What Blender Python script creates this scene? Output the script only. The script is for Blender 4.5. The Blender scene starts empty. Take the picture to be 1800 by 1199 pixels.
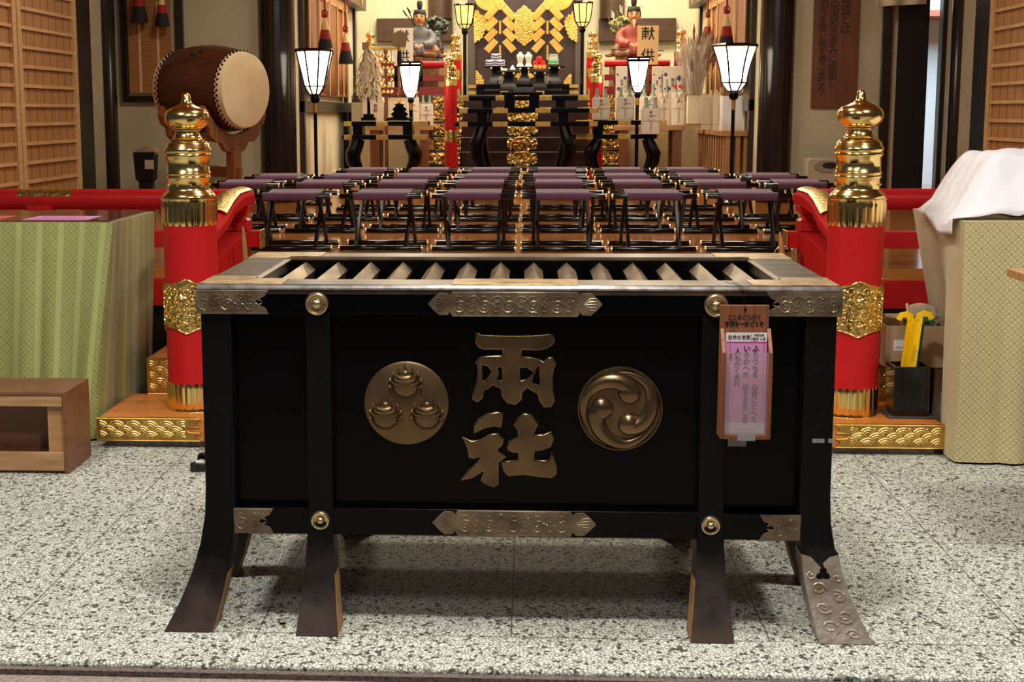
import bpy, bmesh, math, random
from mathutils import Vector, Matrix
R_ = random.Random(7)
PI = math.pi
S = bpy.context.scene
COL = S.collection
# ---------- calibrated camera (1800x1199 frame) ----------
CX, CY, F, H, X0 = 770., 600., 2610., 1.5, .043
_d = Vector((930-CX, 197-CY, F)).normalized()
_u = Vector((1, -.0035, 0)); _x = (_u-_u.dot(_d)*_d).normalized()
_n = _x.cross(_d)          # up in image coords (y down) -> flipped below
_dn = _d.cross(_x)
RW = Matrix((_x, _d, -_dn))
def ray(px, py): return RW @ Vector((px-CX, py-CY, F))
def at(px, py, Y):
    r = ray(px, py); k = Y/r.y
    return Vector((X0+r.x*k, Y, H+r.z*k))
def atz(px, py, z):
    r = ray(px, py); k = (z-H)/r.z
    return Vector((X0+r.x*k, r.y*k, z))
cam = bpy.data.cameras.new('camera'); co = bpy.data.objects.new('camera', cam); COL.objects.link(co)
cam.sensor_width = 36; cam.lens = F/1800*36; cam.shift_x = (900-CX)/1800; cam.shift_y = 0
c0, c1, c2 = RW.col[0], RW.col[1], RW.col[2]
m = Matrix(((c0.x, -c1.x, -c2.x), (c0.y, -c1.y, -c2.y), (c0.z, -c1.z, -c2.z))).to_4x4()
m.translation = (X0, 0, H); co.matrix_world = m; cam.clip_end = 200
S.camera = co

# ---------- materials ----------
def lin(r, g, b):
    f = lambda c: (c/255/12.92 if c/255 <= .04045 else ((c/255+.055)/1.055)**2.4)
    return (f(r), f(g), f(b), 1)
MATS = {}
def M(name, col, rough=.5, metal=0., spec=.5, noise=None, bump=None, emis=0, ecol=None, coat=0, trans=0, alpha=1, sheen=0):
    m = bpy.data.materials.new(name); m.use_nodes = True
    nt = m.node_tree; b = nt.nodes['Principled BSDF']; L = nt.links
    if len(col) == 3: col = lin(*col)
    b.inputs['Base Color'].default_value = col
    b.inputs['Roughness'].default_value = rough; b.inputs['Metallic'].default_value = metal
    b.inputs['Specular IOR Level'].default_value = spec
    b.inputs['Coat Weight'].default_value = coat; b.inputs['Coat Roughness'].default_value = .08
    b.inputs['Transmission Weight'].default_value = trans; b.inputs['Alpha'].default_value = alpha
    b.inputs['Sheen Weight'].default_value = sheen
    if emis:
        b.inputs['Emission Color'].default_value = ecol or col; b.inputs['Emission Strength'].default_value = emis
    tc = None
    def coords(st):
        nonlocal tc
        if tc is None: tc = nt.nodes.new('ShaderNodeTexCoord')
        mp = nt.nodes.new('ShaderNodeMapping'); L.new(tc.outputs['Object'], mp.inputs[0])
        mp.inputs['Scale'].default_value = st or (1, 1, 1); return mp.outputs[0]
    if noise:   # (scale, colour2, lo, hi, stretch)
        sc, c2, lo, hi = noise[:4]; st = noise[4] if len(noise) > 4 else None
        n = nt.nodes.new('ShaderNodeTexNoise'); n.inputs['Scale'].default_value = sc; n.inputs['Detail'].default_value = 6
        L.new(coords(st), n.inputs['Vector'])
        r = nt.nodes.new('ShaderNodeValToRGB'); r.color_ramp.elements[0].position = lo; r.color_ramp.elements[1].position = hi
        r.color_ramp.elements[0].color = col; r.color_ramp.elements[1].color = lin(*c2) if len(c2) == 3 else c2
        L.new(n.outputs[0], r.inputs[0]); L.new(r.outputs[0], b.inputs['Base Color'])
    if bump:    # (kind, scale, strength, distance, stretch)
        k, sc, stn, di = bump[:4]; st = bump[4] if len(bump) > 4 else None
        if k == 'noise':
            n = nt.nodes.new('ShaderNodeTexNoise'); n.inputs['Scale'].default_value = sc; n.inputs['Detail'].default_value = 4; out = n.outputs[0]
        elif k == 'voronoi':
            n = nt.nodes.new('ShaderNodeTexVoronoi'); n.inputs['Scale'].default_value = sc; n.feature = 'SMOOTH_F1'; out = n.outputs['Distance']
        else:
            n = nt.nodes.new('ShaderNodeTexWave'); n.inputs['Scale'].default_value = sc; n.bands_direction = k; out = n.outputs[1]
        L.new(coords(st), n.inputs['Vector'])
        bp = nt.nodes.new('ShaderNodeBump'); bp.inputs['Strength'].default_value = stn; bp.inputs['Distance'].default_value = di
        L.new(out, bp.inputs['Height']); L.new(bp.outputs[0], b.inputs['Normal'])
    MATS[name] = m
    return m
class NG:
    """tiny node-graph helper"""
    def __init__(s, m): s.nt = m.node_tree; s.b = s.nt.nodes['Principled BSDF']
    def n(s, t, **k):
        x = s.nt.nodes.new(t)
        for a, v in k.items(): setattr(x, a, v)
        return x
    def l(s, a, b): s.nt.links.new(a, b)
    def math(s, op, a, b=None):
        x = s.n('ShaderNodeMath', operation=op)
        for i, v in enumerate((a, b)):
            if v is None: continue
            if isinstance(v, (int, float)): x.inputs[i].default_value = v
            else: s.l(v, x.inputs[i])
        return x.outputs[0]
    def mix(s, f, a, b):
        x = s.n('ShaderNodeMix', data_type='RGBA')
        for i, v in ((0, f), (6, a), (7, b)):
            if isinstance(v, tuple): x.inputs[i].default_value = v
            elif isinstance(v, (int, float)): x.inputs[i].default_value = v
            else: s.l(v, x.inputs[i])
        return x.outputs[2]
    def xyz(s):
        t = s.n('ShaderNodeTexCoord'); q = s.n('ShaderNodeSeparateXYZ'); s.l(t.outputs['Object'], q.inputs[0])
        return t.outputs['Object'], q.outputs[0], q.outputs[1], q.outputs[2]

lacquer = M('black_lacquer', (2, 2, 4), .24, spec=.18, noise=(3, (4, 4, 6), .3, .8))
lacq2 = M('black_lacquer_gloss', (10, 9, 10), .12, spec=.5)
darkpost = M('dark_stained_timber', (26, 19, 17), .2, spec=.5, noise=(4, (36, 26, 22), .3, .8, (6, 6, .4)))
bronze = M('aged_bronze', (150, 132, 106), .45, .6, noise=(14, (92, 78, 62), .35, .7), bump=('voronoi', 160, .25, .002))
bronze_top = M('worn_brass_cover', (190, 160, 112), .36, .75, noise=(22, (120, 98, 66), .35, .7), bump=('noise', 60, .2, .002))
brass = M('brass', (226, 196, 138), .2, 1)
gold = M('polished_gold', (255, 226, 150), .17, 1, noise=(2.5, (250, 210, 126), .4, .7))
goldr = M('engraved_gold', (252, 216, 132), .3, 1, bump=('voronoi', 55, .6, .006), noise=(70, (176, 130, 52), .45, .75))
goldm = M('gilt_metal', (228, 190, 106), .34, 1, noise=(30, (200, 158, 76), .4, .7))
giltflat = M('gilt_leaf', (240, 196, 104), .36, .8, noise=(6, (226, 162, 66), .4, .7))
red = M('vermilion_lacquer', (194, 33, 35), .34, spec=.2, noise=(3, (178, 27, 30), .35, .75), bump=('noise', 25, .05, .002))
rawwood = M('chipped_raw_wood', (176, 132, 82), .7, noise=(14, (128, 88, 50), .35, .7, (4, 4, 1)))
redsat = M('vermilion_satin', (184, 30, 32), .7, spec=.02)
redd = M('dark_red_lacquer', (140, 18, 18), .35)
purple = M('purple_cloth', (100, 58, 86), .75, sheen=.3, noise=(60, (88, 50, 76), .3, .7), bump=('noise', 300, .2, .001))
cream = M('cream_plaster', (226, 216, 184), .8, spec=.2, noise=(3, (218, 207, 174), .3, .7))
greywall = M('grey_plaster', (186, 174, 146), .85, spec=.2, noise=(2, (174, 160, 130), .3, .7))
brownbeam = M('brown_beam', (84, 62, 44), .4, noise=(5, (70, 50, 36), .3, .7, (1, 8, 8)))
darkbrown = M('dark_brown_lacquer', (50, 27, 21), .32, noise=(4, (38, 20, 16), .3, .7, (.5, 4, 4)))
woodtan = M('tan_wood', (186, 140, 90), .5, noise=(6, (162, 116, 70), .3, .7, (.6, 6, 6)), bump=('noise', 30, .1, .002, (.5, 8, 8)))
woodbrown = M('brown_wood', (134, 82, 44), .45, noise=(6, (108, 62, 32), .3, .7, (4, 4, .5)))
woodorange = M('varnished_step_wood', (206, 132, 60), .35, noise=(6, (182, 106, 44), .3, .7, (.5, 6, 6)))
plankw = M('plank_wood', (176, 126, 76), .55, noise=(7, (154, 106, 58), .3, .7, (5, 5, .6)))
slatwood = M('lattice_wood', (206, 164, 116), .5, noise=(7, (186, 142, 92), .3, .7, (5, .6, 5)))
crateout = M('crate_brown_paint', (128, 84, 56), .45, noise=(5, (100, 62, 42), .3, .75, (1, 1, 6)))
cratewood = M('crate_bare_wood', (186, 146, 104), .6, noise=(8, (150, 108, 70), .3, .75, (.6, 6, 6)), bump=('noise', 30, .2, .002, (.5, 8, 8)))
boxwood = M('box_cedar', (150, 90, 54), .5, noise=(9, (104, 58, 34), .3, .7, (9, 9, .5)))
bamboo = M('bamboo_blind', (176, 120, 66), .6, noise=(5, (150, 96, 50), .3, .7, (1, 1, 18)), bump=('Z', 60, .5, .004))
bamboo_l = M('blind_silk_band', (222, 176, 122), .6, noise=(30, (200, 150, 100), .4, .7))
paper = M('white_paper', (236, 230, 216), .8, spec=.2)
papers = M('crisp_white_paper', (240, 238, 236), .7, spec=.2, noise=(8, (228, 226, 224), .3, .7))
ivory = M('cream_cloth', (226, 214, 186), .85)
pink = M('pink_printed_paper', (228, 160, 205), .6, spec=.2, noise=(8, (212, 150, 200), .3, .7))
pinkm = M('magenta_ink', (204, 70, 150), .6)
ink = M('black_ink', (24, 20, 20), .7)
inkb = M('faded_ink', (110, 96, 88), .7)
drumskin = M('drum_skin', (226, 206, 166), .6, noise=(3, (204, 178, 132), .35, .75))
drumbody = M('drum_brown_lacquer', (74, 38, 24), .3, noise=(3, (60, 29, 18), .3, .7, (1, 5, 5)))
clothdark = M('black_bristle', (26, 18, 16), .8)
tasselred = M('red_silk', (150, 26, 22), .7)
tasselc = M('cream_silk', (220, 186, 130), .7)
cardb = M('cardboard', (190, 158, 122), .7, noise=(5, (176, 144, 108), .3, .7))
yellow = M('yellow_plastic', (250, 200, 8), .3)
green = M('green_plastic', (20, 100, 62), .3)
slate = M('slate', (66, 66, 70), .6)
stone = M('step_stone', (150, 146, 136), .85, noise=(40, (110, 106, 98), .4, .65), bump=('noise', 30, .5, .01))
porcelain = M('white_porcelain', (240, 236, 224), .18)
apple = M('apple_red', (196, 26, 22), .3, noise=(14, (214, 60, 30), .5, .8))
orange = M('orange_skin', (236, 140, 56), .4)
kraft = M('wrapped_paper', (238, 226, 206), .7, spec=.2, noise=(6, (226, 212, 190), .3, .7))
glassb = M('bottle_glass_green', (150, 166, 140), .15, spec=.6)
bluep = M('indigo_print', (70, 66, 140), .7)
robeb = M('statue_blue_grey_robe', (104, 104, 104), .6, noise=(12, (80, 82, 86), .4, .7))
rober = M('statue_red_robe', (158, 66, 52), .6, noise=(14, (138, 84, 60), .45, .65))
robe2 = M('statue_umber_wood', (150, 112, 72), .55, noise=(16, (110, 80, 46), .4, .65), bump=('noise', 40, .3, .01))
skin = M('statue_flesh_paint', (214, 160, 112), .5, noise=(10, (200, 140, 96), .4, .7))
haircol = M('statue_black_paint', (30, 26, 24), .5)
lionm = M('dark_bronze_lion', (86, 86, 80), .4, .6, noise=(14, (56, 58, 54), .4, .7), bump=('voronoi', 28, .6, .02))
liong = M('green_gold_lion', (150, 140, 70), .45, .4, noise=(14, (60, 90, 66), .45, .6), bump=('voronoi', 28, .6, .02))
beige = M('beige_plastic', (172, 160, 134), .5)
straw = M('dried_stalks', (160, 120, 82), .7, noise=(20, (112, 78, 52), .4, .7))
foil = M('clear_wrap', (220, 206, 186), .12, spec=.8, alpha=.22)
shide = M('hemp_and_paper', (222, 206, 172), .8)
smoke = M('frosted_acrylic', (190, 168, 178), .3, alpha=.28)
tape = M('clear_tape', (170, 170, 176), .3, alpha=.6)
signwood = M('sign_board_brown', (112, 62, 36), .5, noise=(5, (92, 48, 28), .3, .7, (5, 5, .5)))
signgold = M('sign_tan_board', (226, 190, 134), .6)
plaque = M('plaque_wood', (160, 136, 84), .5)
lampw = M('lit_white_shade', (255, 250, 236), .6, emis=9, ecol=(1, .88, .68, 1))
lampy = M('lit_amber_shade', (250, 210, 110), .6, emis=1.15, ecol=(1, .66, .20, 1))
steel = M('steel_wire', (190, 190, 190), .3, 1)
ceilm = M('ceiling_boards', (168, 128, 84), .6)
porchm = M('porch_ceiling', (150, 116, 78), .6)
doordark = M('dark_door', (14, 11, 10), .4)
outw = M('outside_backdrop', (222, 226, 230), .8)
roofred = M('red_eave', (140, 70, 50), .7)
sock = M('sandal_white', (226, 226, 230), .7)
fabricb = M('tan_slipper', (190, 170, 144), .8, noise=(20, (160, 140, 116), .4, .7))
plastic = M('clear_pack', (190, 210, 190), .1, alpha=.45, spec=.8)
greenlab = M('green_label', (60, 150, 90), .5)
riserm = M('granite_riser', (112, 98, 90), .8, noise=(120, (70, 60, 56), .45, .65))
outground = M('outside_paving', (150, 136, 126), .85, noise=(90, (116, 104, 98), .4, .65))

# terrazzo floor with joints
terr = M('terrazzo', (200, 200, 190), .6, spec=.08)
def _terr():
    g = NG(terr); v, x, y, z = g.xyz()
    mp = g.n('ShaderNodeMapping'); mp.inputs['Scale'].default_value = (1, .75, 1); g.l(v, mp.inputs[0])
    wn = g.n('ShaderNodeTexNoise'); wn.inputs['Scale'].default_value = 70; g.l(mp.outputs[0], wn.inputs[0])
    wv = g.n('ShaderNodeVectorMath', operation='MULTIPLY_ADD'); g.l(wn.outputs['Color'], wv.inputs[0]); wv.inputs[1].default_value = (.014, .014, .014); g.l(mp.outputs[0], wv.inputs[2])
    vo = g.n('ShaderNodeTexVoronoi', feature='DISTANCE_TO_EDGE'); vo.inputs['Scale'].default_value = 92; g.l(wv.outputs[0], vo.inputs[0])
    vc = g.n('ShaderNodeTexVoronoi'); vc.inputs['Scale'].default_value = 92; g.l(wv.outputs[0], vc.inputs[0])
    sp = g.n('ShaderNodeSeparateColor'); g.l(vc.outputs['Color'], sp.inputs[0])
    dark = g.math('MULTIPLY', g.math('GREATER_THAN', sp.outputs[0], .90), g.math('GREATER_THAN', vo.outputs['Distance'], .06))
    n2 = g.n('ShaderNodeTexNoise'); n2.inputs['Scale'].default_value = 45; n2.inputs['Detail'].default_value = 3; g.l(mp.outputs[0], n2.inputs[0])
    wid = g.math('MULTIPLY', g.math('SUBTRACT', n2.outputs[0], .22), .40)
    edge = g.math('LESS_THAN', vo.outputs['Distance'], wid)
    base = g.mix(sp.outputs[1], lin(196, 198, 188), lin(222, 223, 214))
    c = g.mix(g.math('MULTIPLY', edge, .85), base, lin(104, 106, 92))
    c = g.mix(g.math('MULTIPLY', dark, .92), c, lin(34, 34, 28))
    n4 = g.n('ShaderNodeTexNoise'); n4.inputs['Scale'].default_value = 1.1; n4.inputs['Detail'].default_value = 5; g.l(v, n4.inputs[0])
    c = g.mix(g.math('MULTIPLY', g.math('GREATER_THAN', n4.outputs[0], .66), .12), c, lin(120, 108, 96))
    # joints: every .74 m across (behind the kerb line), about 1 m deep
    fx = g.math('ABSOLUTE', g.math('SUBTRACT', g.math('FRACT', g.math('ADD', g.math('DIVIDE', x, .74), .5)), .5))
    jx = g.math('MULTIPLY', g.math('LESS_THAN', fx, .0032), g.math('GREATER_THAN', y, 4.115))
    fy = g.math('ABSOLUTE', g.math('SUBTRACT', g.math('FRACT', g.math('ADD', g.math('DIVIDE', g.math('SUBTRACT', y, 4.115), 1.02), .5)), .5))
    jy = g.math('LESS_THAN', fy, .0026)
    j = g.math('MAXIMUM', jx, jy)
    c = g.mix(g.math('MULTIPLY', j, .8), c, lin(70, 68, 62))
    g.l(c, g.b.inputs['Base Color'])
_terr()
# polished hall floor
hallfl = M('polished_floorboards', (150, 84, 36), .13, spec=.7)
def _hf():
    g = NG(hallfl); v, x, y, z = g.xyz()
    n = g.n('ShaderNodeTexNoise'); n.inputs['Scale'].default_value = 5
    mp = g.n('ShaderNodeMapping'); mp.inputs['Scale'].default_value = (.4, 8, 1); g.l(v, mp.inputs[0]); g.l(mp.outputs[0], n.inputs[0])
    c = g.mix(n.outputs[0], lin(196, 124, 58), lin(150, 88, 38))
    fy = g.math('ABSOLUTE', g.math('SUBTRACT', g.math('FRACT', g.math('DIVIDE', y, .21)), .5))
    c = g.mix(g.math('GREATER_THAN', fy, .485), c, lin(44, 24, 12))
    g.l(c, g.b.inputs['Base Color'])
_hf()
# brocades
def brocade(name, ca, cb, cc, per, column=False, rough=.45):
    m = M(name, ca, rough, 0, spec=.45, sheen=.2); g = NG(m); v, x, y, z = g.xyz()
    at_ = g.n('ShaderNodeAttribute', attribute_name='weave'); sw = g.n('ShaderNodeSeparateXYZ'); g.l(at_.outputs['Vector'], sw.inputs[0]); u, z = sw.outputs[0], sw.outputs[1]
    a = g.math('DIVIDE', u, per); b = g.math('DIVIDE', z, per)
    d1 = g.math('ABSOLUTE', g.math('SUBTRACT', g.math('FRACT', g.math('ADD', a, b)), .5))
    d2 = g.math('ABSOLUTE', g.math('SUBTRACT', g.math('FRACT', g.math('SUBTRACT', a, b)), .5))
    grid = g.math('MAXIMUM', d1, d2)
    ln = g.math('GREATER_THAN', grid, .43)
    ring = g.math('LESS_THAN', g.math('ABSOLUTE', g.math('SUBTRACT', g.math('ADD', g.math('MULTIPLY', d1, d1), g.math('MULTIPLY', d2, d2)), .075)), .02)
    dot = g.math('LESS_THAN', g.math('ADD', d1, d2), .17)
    st = g.math('LESS_THAN', g.math('MINIMUM', d1, d2), .03)
    k = g.math('MAXIMUM', g.math('MAXIMUM', ln, ring), g.math('MULTIPLY', g.math('MAXIMUM', dot, st), .7))
    n = g.n('ShaderNodeTexNoise'); n.inputs['Scale'].default_value = 7; g.l(v, n.inputs[0])
    base = g.mix(n.outputs[0], lin(*ca), lin(*cb))
    if column:   # woven in columns: rows of lozenges between plain bright stripes
        cu = g.math('ABSOLUTE', g.math('SUBTRACT', g.math('FRACT', g.math('DIVIDE', u, per*2.0)), .5))
        plain = g.math('GREATER_THAN', cu, .36)
        k = g.math('MULTIPLY', k, g.math('SUBTRACT', 1.0, g.math('MULTIPLY', plain, .75)))
        base = g.mix(g.math('MULTIPLY', plain, .28), base, lin(190, 190, 126))
    g.l(g.mix(g.math('MULTIPLY', k, .8), base, lin(*cc)), g.b.inputs['Base Color'])
    n3 = g.n('ShaderNodeTexNoise'); n3.inputs['Scale'].default_value = 9; n3.inputs['Detail'].default_value = 5; g.l(v, n3.inputs[0])
    bp = g.n('ShaderNodeBump'); bp.inputs['Strength'].default_value = .3; bp.inputs['Distance'].default_value = .012
    g.l(n3.outputs[0], bp.inputs['Height']); g.l(bp.outputs[0], g.b.inputs['Normal'])
    return m
brocg = brocade('green_gold_brocade', (170, 172, 108), (152, 158, 92), (116, 116, 58), .05, True)
brocy = brocade('cream_gold_brocade', (220, 206, 158), (204, 190, 140), (150, 132, 86), .05)

# ---------- mesh building ----------
class MB:
    def __init__(s): s.v = []; s.f = []; s.mi = []; s.m = 0
    def add(s, vs, fs):
        b = len(s.v); s.v += [tuple(p) for p in vs]
        for f in fs: s.f.append([b+i for i in f]); s.mi.append(s.m)
        return s
    def box(s, x0, x1, y0, y1, z0, z1):
        return s.add([(x0, y0, z0), (x1, y0, z0), (x1, y1, z0), (x0, y1, z0), (x0, y0, z1), (x1, y0, z1), (x1, y1, z1), (x0, y1, z1)],
            [(0, 3, 2, 1), (4, 5, 6, 7), (0, 1, 5, 4), (1, 2, 6, 5), (2, 3, 7, 6), (3, 0, 4, 7)])
    def cbox(s, c, d): return s.box(c[0]-d[0]/2, c[0]+d[0]/2, c[1]-d[1]/2, c[1]+d[1]/2, c[2]-d[2]/2, c[2]+d[2]/2)
    def rings(s, rs, cap=True, closed=True):
        n = len(rs[0]); b = len(s.v); fs = []
        for r in rs: s.v += [tuple(p) for p in r]
        for i in range(len(rs)-1):
            for j in range(n if closed else n-1):
                k = (j+1) % n
                fs.append((b+i*n+j, b+i*n+k, b+(i+1)*n+k, b+(i+1)*n+j))
        if cap and closed:
            fs.append(tuple(b+j for j in reversed(range(n)))); e = b+(len(rs)-1)*n; fs.append(tuple(e+j for j in range(n)))
        s.f += [list(f) for f in fs]; s.mi += [s.m]*len(fs)
        return s
    def lathe(s, prof, n=32, c=(0, 0, 0), axis='z', sx=1, sy=1):
        rs = []
        for r, z in prof:
            ring = []
            for j in range(n):
                a = 2*PI*j/n; x, y = r*math.cos(a)*sx, r*math.sin(a)*sy
                p = {'z': (x, y, z), 'y': (x, z, -y), 'x': (z, x, y)}[axis]
                ring.append((p[0]+c[0], p[1]+c[1], p[2]+c[2]))
            rs.append(ring)
        return s.rings(rs)
    def tube(s, path, r, n=8, flat=None):
        P = [Vector(p) for p in path]; rs = []
        up = None
        for i, p in enumerate(P):
            t = (P[min(i+1, len(P)-1)]-P[max(i-1, 0)]).normalized()
            if up is None:
                a = Vector((0, 0, 1)) if abs(t.z) < .9 else Vector((0, 1, 0)); up = (a-a.dot(t)*t).normalized()
            else: up = (up-up.dot(t)*t).normalized()
            sd = t.cross(up); rr = r[i] if isinstance(r, (list, tuple)) else r
            ra, rb = (rr, rr) if flat is None else (rr, rr*flat)
            rs.append([p+up*math.sin(2*PI*j/n)*ra+sd*math.cos(2*PI*j/n)*rb for j in range(n)])
        return s.rings(rs)
    def bar(s, path, w, h, side=(1, 0, 0)):
        """rectangular section swept along path; w along side (number or list), h across"""
        P = [Vector(p) for p in path]; sd = Vector(side); rs = []
        for i, p in enumerate(P):
            t = (P[min(i+1, len(P)-1)]-P[max(i-1, 0)]).normalized(); q = sd.cross(t).normalized()
            ww = w[i] if isinstance(w, (list, tuple)) else w; hh = h[i] if isinstance(h, (list, tuple)) else h
            rs.append([p-sd*ww/2-q*hh/2, p+sd*ww/2-q*hh/2, p+sd*ww/2+q*hh/2, p-sd*ww/2+q*hh/2])
        return s.rings(rs)
    def prism(s, poly, y0, y1):
        """polygon in XZ extruded along Y (front at y0)"""
        n = len(poly)
        return s.add([(x, y0, z) for x, z in poly]+[(x, y1, z) for x, z in poly],
            [tuple(range(n)), tuple(reversed(range(n, 2*n)))]+[(i, n+i, n+(i+1) % n, (i+1) % n) for i in range(n)])
    def ball(s, c, r, n=16, m=10, sc=(1, 1, 1)):
        rs = []
        for i in range(m+1):
            t = -PI/2+PI*i/m; cr = max(math.cos(t), .02)
            rs.append([(c[0]+r*sc[0]*cr*math.cos(2*PI*j/n), c[1]+r*sc[1]*cr*math.sin(2*PI*j/n), c[2]+r*sc[2]*math.sin(t)) for j in range(n)])
        return s.rings(rs)
    def grid(s, fn, nu, nv):
        b = len(s.v)
        for i in range(nu+1):
            for j in range(nv+1): s.v.append(tuple(fn(i/nu, j/nv)))
        for i in range(nu):
            for j in range(nv):
                a = b+i*(nv+1)+j; s.f.append([a, a+nv+1, a+nv+2, a+1]); s.mi.append(s.m)
        return s
    def xf(s, mat, start=0):
        for i in range(start, len(s.v)): s.v[i] = tuple(mat @ Vector(s.v[i]))
        return s
    def text(s, body, size, loc, spacing=1., ext=.0006, rot=None, sx=1, lines=1.0, bold=0.):
        c = bpy.data.curves.new('t', 'FONT'); c.body = body; c.size = size; c.extrude = ext; c.align_x = 'CENTER'; c.align_y = 'CENTER'
        c.space_line = lines; c.resolution_u = 3; c.offset = bold*size
        o = bpy.data.objects.new('t', c); COL.objects.link(o)
        me = bpy.data.meshes.new_from_object(o.evaluated_get(bpy.context.evaluated_depsgraph_get()))
        L = Vector(loc); q = rot or Matrix.Identity(3); b = len(s.v)
        for v in me.vertices: s.v.append(tuple(L+q @ Vector((v.co.x*sx, -v.co.z, v.co.y))))
        for p in me.polygons: s.f.append([b+i for i in p.vertices]); s.mi.append(s.m)
        bpy.data.objects.remove(o); bpy.data.curves.remove(c); bpy.data.meshes.remove(me)
        return s
    def outline(s, loops, y, ext=.006, bev=.005, res=2):
        """filled 2-D outline (loops of (x,z); holes included) with rounded edge, facing -Y at y"""
        c = bpy.data.curves.new('t', 'CURVE'); c.dimensions = '2D'; c.fill_mode = 'BOTH'; c.extrude = ext; c.bevel_depth = bev; c.bevel_resolution = res; c.offset = 0
        for lp in loops:
            sp = c.splines.new('POLY'); sp.points.add(len(lp)-1); sp.use_cyclic_u = True
            for p, (x, z) in zip(sp.points, lp): p.co = (x, z, 0, 1)
        o = bpy.data.objects.new('t', c); COL.objects.link(o)
        me = bpy.data.meshes.new_from_object(o.evaluated_get(bpy.context.evaluated_depsgraph_get())); b = len(s.v)
        for v in me.vertices: s.v.append((v.co.x, y-v.co.z, v.co.y))
        for p in me.polygons: s.f.append([b+i for i in p.vertices]); s.mi.append(s.m)
        bpy.data.objects.remove(o); bpy.data.curves.remove(c); bpy.data.meshes.remove(me)
        return s
def chaikin(p, n=2):
    for _ in range(n):
        q = []
        for i in range(len(p)):
            a, b = p[i], p[(i+1) % len(p)]
            q += [(a[0]*.75+b[0]*.25, a[1]*.75+b[1]*.25), (a[0]*.25+b[0]*.75, a[1]*.25+b[1]*.75)]
        p = q
    return p
def obj(name, mb, mats, parent=None, bevel=0, smooth=True, w=False, ang=35, label=None, seg=2, subsurf=0, remesh=0):
    me = bpy.data.meshes.new(name)
    vs = mb.v
    if w and parent is not None:
        L = Vector((0, 0, 0)); q = parent
        while q is not None: L += q.location; q = q.parent
        vs = [tuple(Vector(v)-L) for v in vs]
    me.from_pydata(vs, [], mb.f)
    for mm in (mats if isinstance(mats, (list, tuple)) else [mats]): me.materials.append(mm)
    me.polygons.foreach_set('material_index', mb.mi)
    me.update()
    bm = bmesh.new(); bm.from_mesh(me); bmesh.ops.recalc_face_normals(bm, faces=bm.faces); bm.to_mesh(me); bm.free()
    if smooth:
        me.polygons.foreach_set('use_smooth', [True]*len(me.polygons)); me.set_sharp_from_angle(angle=math.radians(ang))
    o = bpy.data.objects.new(name, me); COL.objects.link(o)
    if parent is not None: o.parent = parent
    if bevel:
        md = o.modifiers.new('bevel', 'BEVEL'); md.width = bevel; md.segments = seg; md.limit_method = 'ANGLE'; md.angle_limit = math.radians(40); md.harden_normals = True
    if remesh:
        md = o.modifiers.new('remesh', 'REMESH'); md.mode = 'VOXEL'; md.voxel_size = remesh; md.use_smooth_shade = True
        md = o.modifiers.new('smooth', 'SMOOTH'); md.factor = .5; md.iterations = 4
    if subsurf:
        md = o.modifiers.new('sub', 'SUBSURF'); md.levels = subsurf; md.render_levels = subsurf
    if label: o['label'] = label
    return o
def tag(o, label, cat, group=None, kind=None):
    o['label'] = label; o['category'] = cat
    if group: o['group'] = group
    if kind: o['kind'] = kind
    return o
def thing(name, label, cat, loc=(0, 0, 0), rz=0, group=None):
    o = bpy.data.objects.new(name, None); COL.objects.link(o); o.location = loc; o.rotation_euler = (0, 0, rz); o.empty_display_size = .1
    return tag(o, label, cat, group)
def struct(name, mb, mat, bevel=0, label=None, cat=None, parent=None):
    o = obj(name, mb, mat, parent, bevel)
    if parent is None:
        o['kind'] = 'structure'
        if label: o['label'] = label
        if cat: o['category'] = cat
    return o
def dup(root, loc, rz=None, label=None, group=None):
    def rec(o, par):
        c = o.copy(); COL.objects.link(c)
        if par is not None: c.parent = par; c.matrix_parent_inverse = o.matrix_parent_inverse
        for ch in list(o.children): rec(ch, c)
        return c
    r = rec(root, None); r.location = loc
    if rz is not None: r.rotation_euler = (0, 0, rz)
    if label: r['label'] = label
    if group: r['group'] = group
    return r
def spiral(cx, cz, r, turns, ph, dirn=1, n=26, y=0):
    return [(cx+dirn*r*(1-.85*i/n)*math.cos(ph+turns*2*PI*i/n), y, cz+r*(1-.85*i/n)*math.sin(ph+turns*2*PI*i/n)) for i in range(n+1)]
def scrolls(mb, x0, x1, z0, z1, y, rr=.003, seed=1, dens=1.):
    """arabesque relief: vine of spirals with little leaves inside a rectangle on the plane y"""
    r = random.Random(seed); h = z1-z0; n = max(2, int((x1-x0)/h*1.15*dens)); dx = (x1-x0)/n
    for i in range(n):
        cx = x0+dx*(i+.5); up = 1 if i % 2 else -1; cz = (z0+z1)/2+up*h*.08; R = min(dx*.60, h*.40)
        p = spiral(cx, cz, R, 1.6, r.uniform(0, .6)+(0 if up > 0 else PI), 1, 22, y)
        mb.tube(p, [rr*(1.25-.7*k/len(p)) for k in range(len(p))], 5)
        for k in (3, 7, 11, 15):
            q = p[k]; a = r.uniform(0, 6.28)
            mb.tube([(q[0], y, q[2]), (q[0]+R*.22*math.cos(a), y, q[2]+R*.22*math.sin(a)), (q[0]+R*.34*math.cos(a+.7), y, q[2]+R*.34*math.sin(a+.7))], [rr*1.1, rr*1.5, rr*.3], 5)
        mb.ball((cx, y, cz), R*.17, 8, 5)
        zz = z1-h*.12 if up < 0 else z0+h*.12
        mb.tube([(cx-dx*.5, y, (z0+z1)/2), (cx-dx*.25, y, zz), (cx+dx*.1, y, zz), (cx+dx*.4, y, (z0+z1)/2)], [rr*.6, rr*1.2, rr*1.2, rr*.5], 5)
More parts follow.
